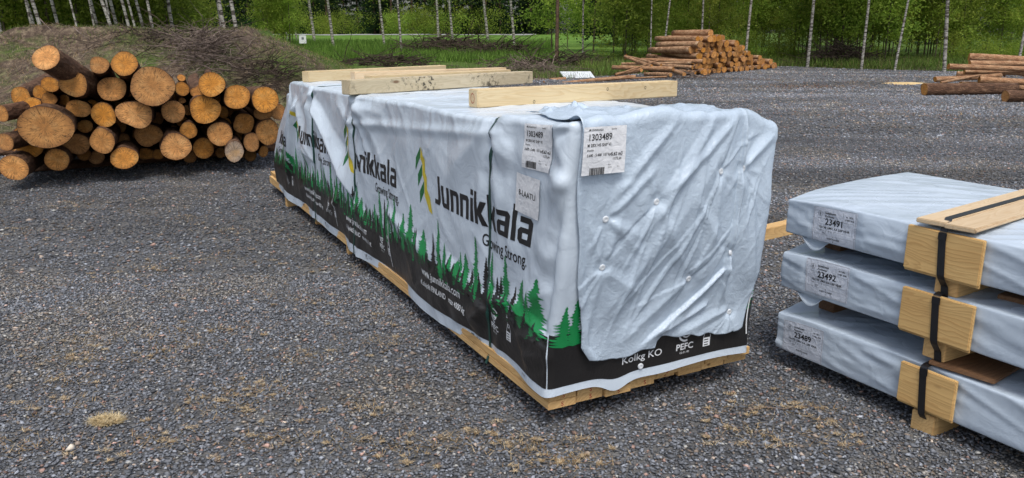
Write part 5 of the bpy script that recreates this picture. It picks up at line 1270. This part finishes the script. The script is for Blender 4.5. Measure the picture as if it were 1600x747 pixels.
for k in range(3):
    def bp(r, n):
        nc = 16; cc = np.stack([r.normal(0, .8, nc), r.normal(0, .8, nc), r.uniform(.2, 1.6, nc)], 1); j = r.integers(0, nc, n); P = cc[j]+r.normal(0, .3, (n, 3)); P = P[P[:, 2] > .02]; return P, .3+.5*vn(P[:, 0]*2, P[:, 2]*2, 9)
    V, Fq, c_ = leaves(2600, bp, .05, 640+k); cm = mesh_of('foliage', V, Fq, 4, M['leaf_bright' if k else 'leaf'], c_)
    L = [[np.array([0, 0, -.1]), np.array([math.cos(a)*.3, math.sin(a)*.3, .6]), np.array([math.cos(a)*.6, math.sin(a)*.6, 1.4])] for a in np.linspace(0, 5.6, 7)]
    Vv, Fc = tubes(L, [.015]*7, 3); me = bpy.data.meshes.new('stems'); me.from_pydata(Vv.tolist(), [], Fc); me.materials.append(M['stem']); bsh.append((me, cm))
def tree(name, pair, x, y, s_, sxy, rz, label, cat, group, trunk_name='trunk', tz=None, crown=True, mat=None):
    z = float(terr(np.array(x), np.array(y))) if tz is None else tz
    t = empty(name, label, cat, (x, y, z), rz, group); t.scale = (sxy, sxy, s_)
    a = bpy.data.objects.new(trunk_name, pair[0]); C.objects.link(a); a.parent = t
    if crown: b = bpy.data.objects.new('crown' if trunk_name == 'trunk' else 'foliage', pair[1]); C.objects.link(b); b.parent = t
    return t
rt = random.Random(77)
# birches one can tell apart: pixel x at foot, foot row, width px, slant (px drift over the visible trunk), label
BI = [(4, 34, 4, 2, 'birch at the very left edge of the photo'), (13, 34, 5, 8, 'leaning birch second from the left edge'), (54, 31, 4, 3, 'thin birch, left one of three close together above the mound'), (64, 30, 5, 5, 'middle birch of three close together above the mound'),
 (73, 31, 7, 6, 'right and thickest birch of the three above the mound'), (98, 31, 6, 4, 'single birch right of the group of three'), (126, 29, 3.5, 4, 'thin brownish birch in the open left middle'), (150, 29, 3.5, 2, 'thin birch just left of the slanting pair'),
 (161, 28, 5, 4, 'slanting birch above the left middle of the mound'), (176, 31, 4, 2, 'birch close beside the forked pair'), (187, 31, 6, 8, 'leaning birch of the forked pair behind the mound'), (190, 29, 6, 4, 'upright birch of the forked pair behind the mound'),
 (210, 31, 5.5, 5, 'birch right of the forked pair'), (220, 31, 4, 5, 'thinner leaning birch next to the one right of the forked pair'), (234, 31, 5.5, 5, 'left birch of the two above the brush tangle start'), (243, 31, 5, 3, 'right birch of the two above the brush tangle start'),
 (272, 30, 7, 2, 'thick bright white birch standing alone on the crest'), (350, 44, 4.5, 3, 'left thin birch of the pair right of the brush tangle'), (354, 45, 7, 4, 'right thick birch of the pair right of the brush tangle'), (375, 47, 7, 5, 'birch right of the pair, above the brush slope'),
 (421, 57, 4.5, 5, 'birch by the left end of the road'), (450, 60, 4, 11, 'thin leaning brown birch by the white cabinet'), (464, 60, 3, 6, 'very thin birch beside the white cabinet'), (492, 78, 5.5, 7, 'birch in the grass left of the thin forked one'),
 (521, 83, 5.5, 6, 'birch with a side stem in the grass below the road'), (601, 82, 5.5, 6, 'left birch of the two before the dark spruces'), (628, 88, 5, 4, 'right birch of the two before the dark spruces'), (686, 70, 5.5, 2, 'left birch of the pair over the dark brush heap'),
 (708, 70, 5.5, 6, 'right birch of the pair over the dark brush heap'), (763, 79, 6, 9, 'birch leaning left at the end of the meadow'), (804, 85, 6, 8, 'birch leaning left where the thicket starts'),
 (910, 96, 4, 1, 'slim pale birch left of the far log pile'), (974, 91, 5, -1, 'grey birch just left of the far log pile'), (1018, 60, 3, 1, 'thin white birch deep in the thicket above the far pile'), (1036, 62, 4, -5, 'thin white birch leaning right behind the far log pile'),
 (1097, 60, 4.5, 1, 'white birch rising behind the middle of the far log pile'), (1164, 84, 6, -3, 'grey birch behind the right part of the far log pile'), (1261, 104, 7, -1, 'straight birch right of the far log pile at the gravel edge'),
 (1346, 104, 6, -1, 'straight birch beside the black brush heap'), (1398, 107, 5, -9, 'birch leaning right at the gravel edge'), (1478, 100, 8, 9, 'dark barked birch leaning left near the right-hand heap'), (1592, 90, 6, -4, 'birch at the right edge of the photo behind the log heap')]
for i, (px, py, wp, drift, lb) in enumerate(BI):
    if px < 400: y = 23+rt.uniform(0, 5); 
    else:
        y = min(gp(px, max(py, 64))[1], 78)
        if px > 1000: y = float(edge_y(np.array(dp(px, py, 40)[0])))+1.0
    x = dp(px, py, y)[0]; r_ = wp/F*y/2*(.68 if px > 560 else .82); s_ = 1.; sxy = r_/.085
    base = bir[i % 2][0]
    # own trunk so that each slant is right
    sl_ = -drift/max(py, 20)
    tm, _ = trunk_mesh('trunk', 13, r_*1.05, sl_, M['birch'], 700+i, 10, .28, .10, 9)
    t = empty('birch_tree', lb, 'birch', (float(x), float(y), float(terr(np.array(x), np.array(y)))), 0, 'birches round the yard')
    a = bpy.data.objects.new('trunk', tm); C.objects.link(a); a.parent = t
    b = bpy.data.objects.new('crown', bir[i % 4][1]); C.objects.link(b); b.parent = t; b.location = (sl_*6, 0, 0); b.rotation_euler = (0, 0, rt.uniform(0, 6))
x, y = dp(869, 92, 42)[:2]
tm, _ = trunk_mesh('trunk', 13, .10, .005, M['pinebark'], 780, 8, .3, .1, 9); t = empty('pine_tree', 'brown barked pine trunk left of the slim pale birch', 'pine', (float(x), float(y), float(terr(x, y)))); a = bpy.data.objects.new('trunk', tm); C.objects.link(a); a.parent = t
b = bpy.data.objects.new('crown', spr[0][1]); C.objects.link(b); b.parent = t; b.location = (0, 0, 6); b.scale = (.5, .5, .55)
# sapling thickets: right and left
def place(n, xr_, yr_, kind, lb, cat, grp, smin, smax, name, cond=None, tn='trunk'):
    k = 0
    while k < n:
        y = rt.uniform(*yr_); x = rt.uniform(*xr_)*y
        if cond and not cond(x, y): continue
        s_ = rt.uniform(smin, smax); tree(name, rt.choice(kind), x, y, s_, s_*rt.uniform(.9, 1.2), rt.uniform(0, 6.28), lb, cat, grp, tn); k += 1
ey = lambda x: float(edge_y(np.array(x)))
place(92, (.12, .70), (40, 52), sap, 'young leafy broadleaf tree in the thicket along the right gravel edge', 'young tree', 'saplings in the right thicket', .85, 1.25, 'sapling_tree', lambda x, y: y > ey(x)+2.8)
place(45, (.03, .72), (50, 70), sap, 'leafy young tree deeper in the right thicket', 'young tree', 'saplings deeper in the right thicket', 1.1, 1.6, 'sapling_tree')
place(60, (-.72, -.30), (27, 44), sap, 'leafy young tree in the wood behind the mound', 'young tree', 'saplings behind the mound', .9, 1.3, 'sapling_tree', lambda x, y: x < -.34*y-1)
place(12, (-.30, -.255), (60, 68), sap, 'bright green young tree at the left end of the road', 'young tree', 'bright saplings beside the road', .8, 1.1, 'sapling_tree')
place(95, (-.42, .30), (122, 150), spr, 'dark spruce in the forest beyond the field', 'spruce', 'spruces beyond the field', .9, 1.3, 'spruce_tree')
place(11, (.10, .85), (66, 90), spr, 'dark spruce standing behind the right thicket', 'spruce', 'spruces behind the right thicket', .8, 1.2, 'spruce_tree')
place(40, (-.85, -.36), (42, 75), spr, 'dark spruce standing in the wood behind the mound', 'spruce', 'spruces behind the mound', .8, 1.2, 'spruce_tree')
place(9, (-.23, .03), (112, 120), bsh, 'low green bush at the forest edge beyond the field', 'bush', 'bushes at the far field edge', 1.2, 2.6, 'bush', None, 'stems')
place(16, (.10, .68), (40, 46), bsh, 'low leafy bush at the right gravel edge', 'bush', 'bushes along the right gravel edge', .4, .8, 'bush', lambda x, y: ey(x)+2.5 < y, 'stems')
place(14, (-.66, -.31), (21, 26), bsh, 'low green bush on the back of the mound', 'bush', 'bushes on the back of the mound', .12, .22, 'bush', None, 'stems')

S.render.engine = 'CYCLES'
S.cycles.max_bounces = 6
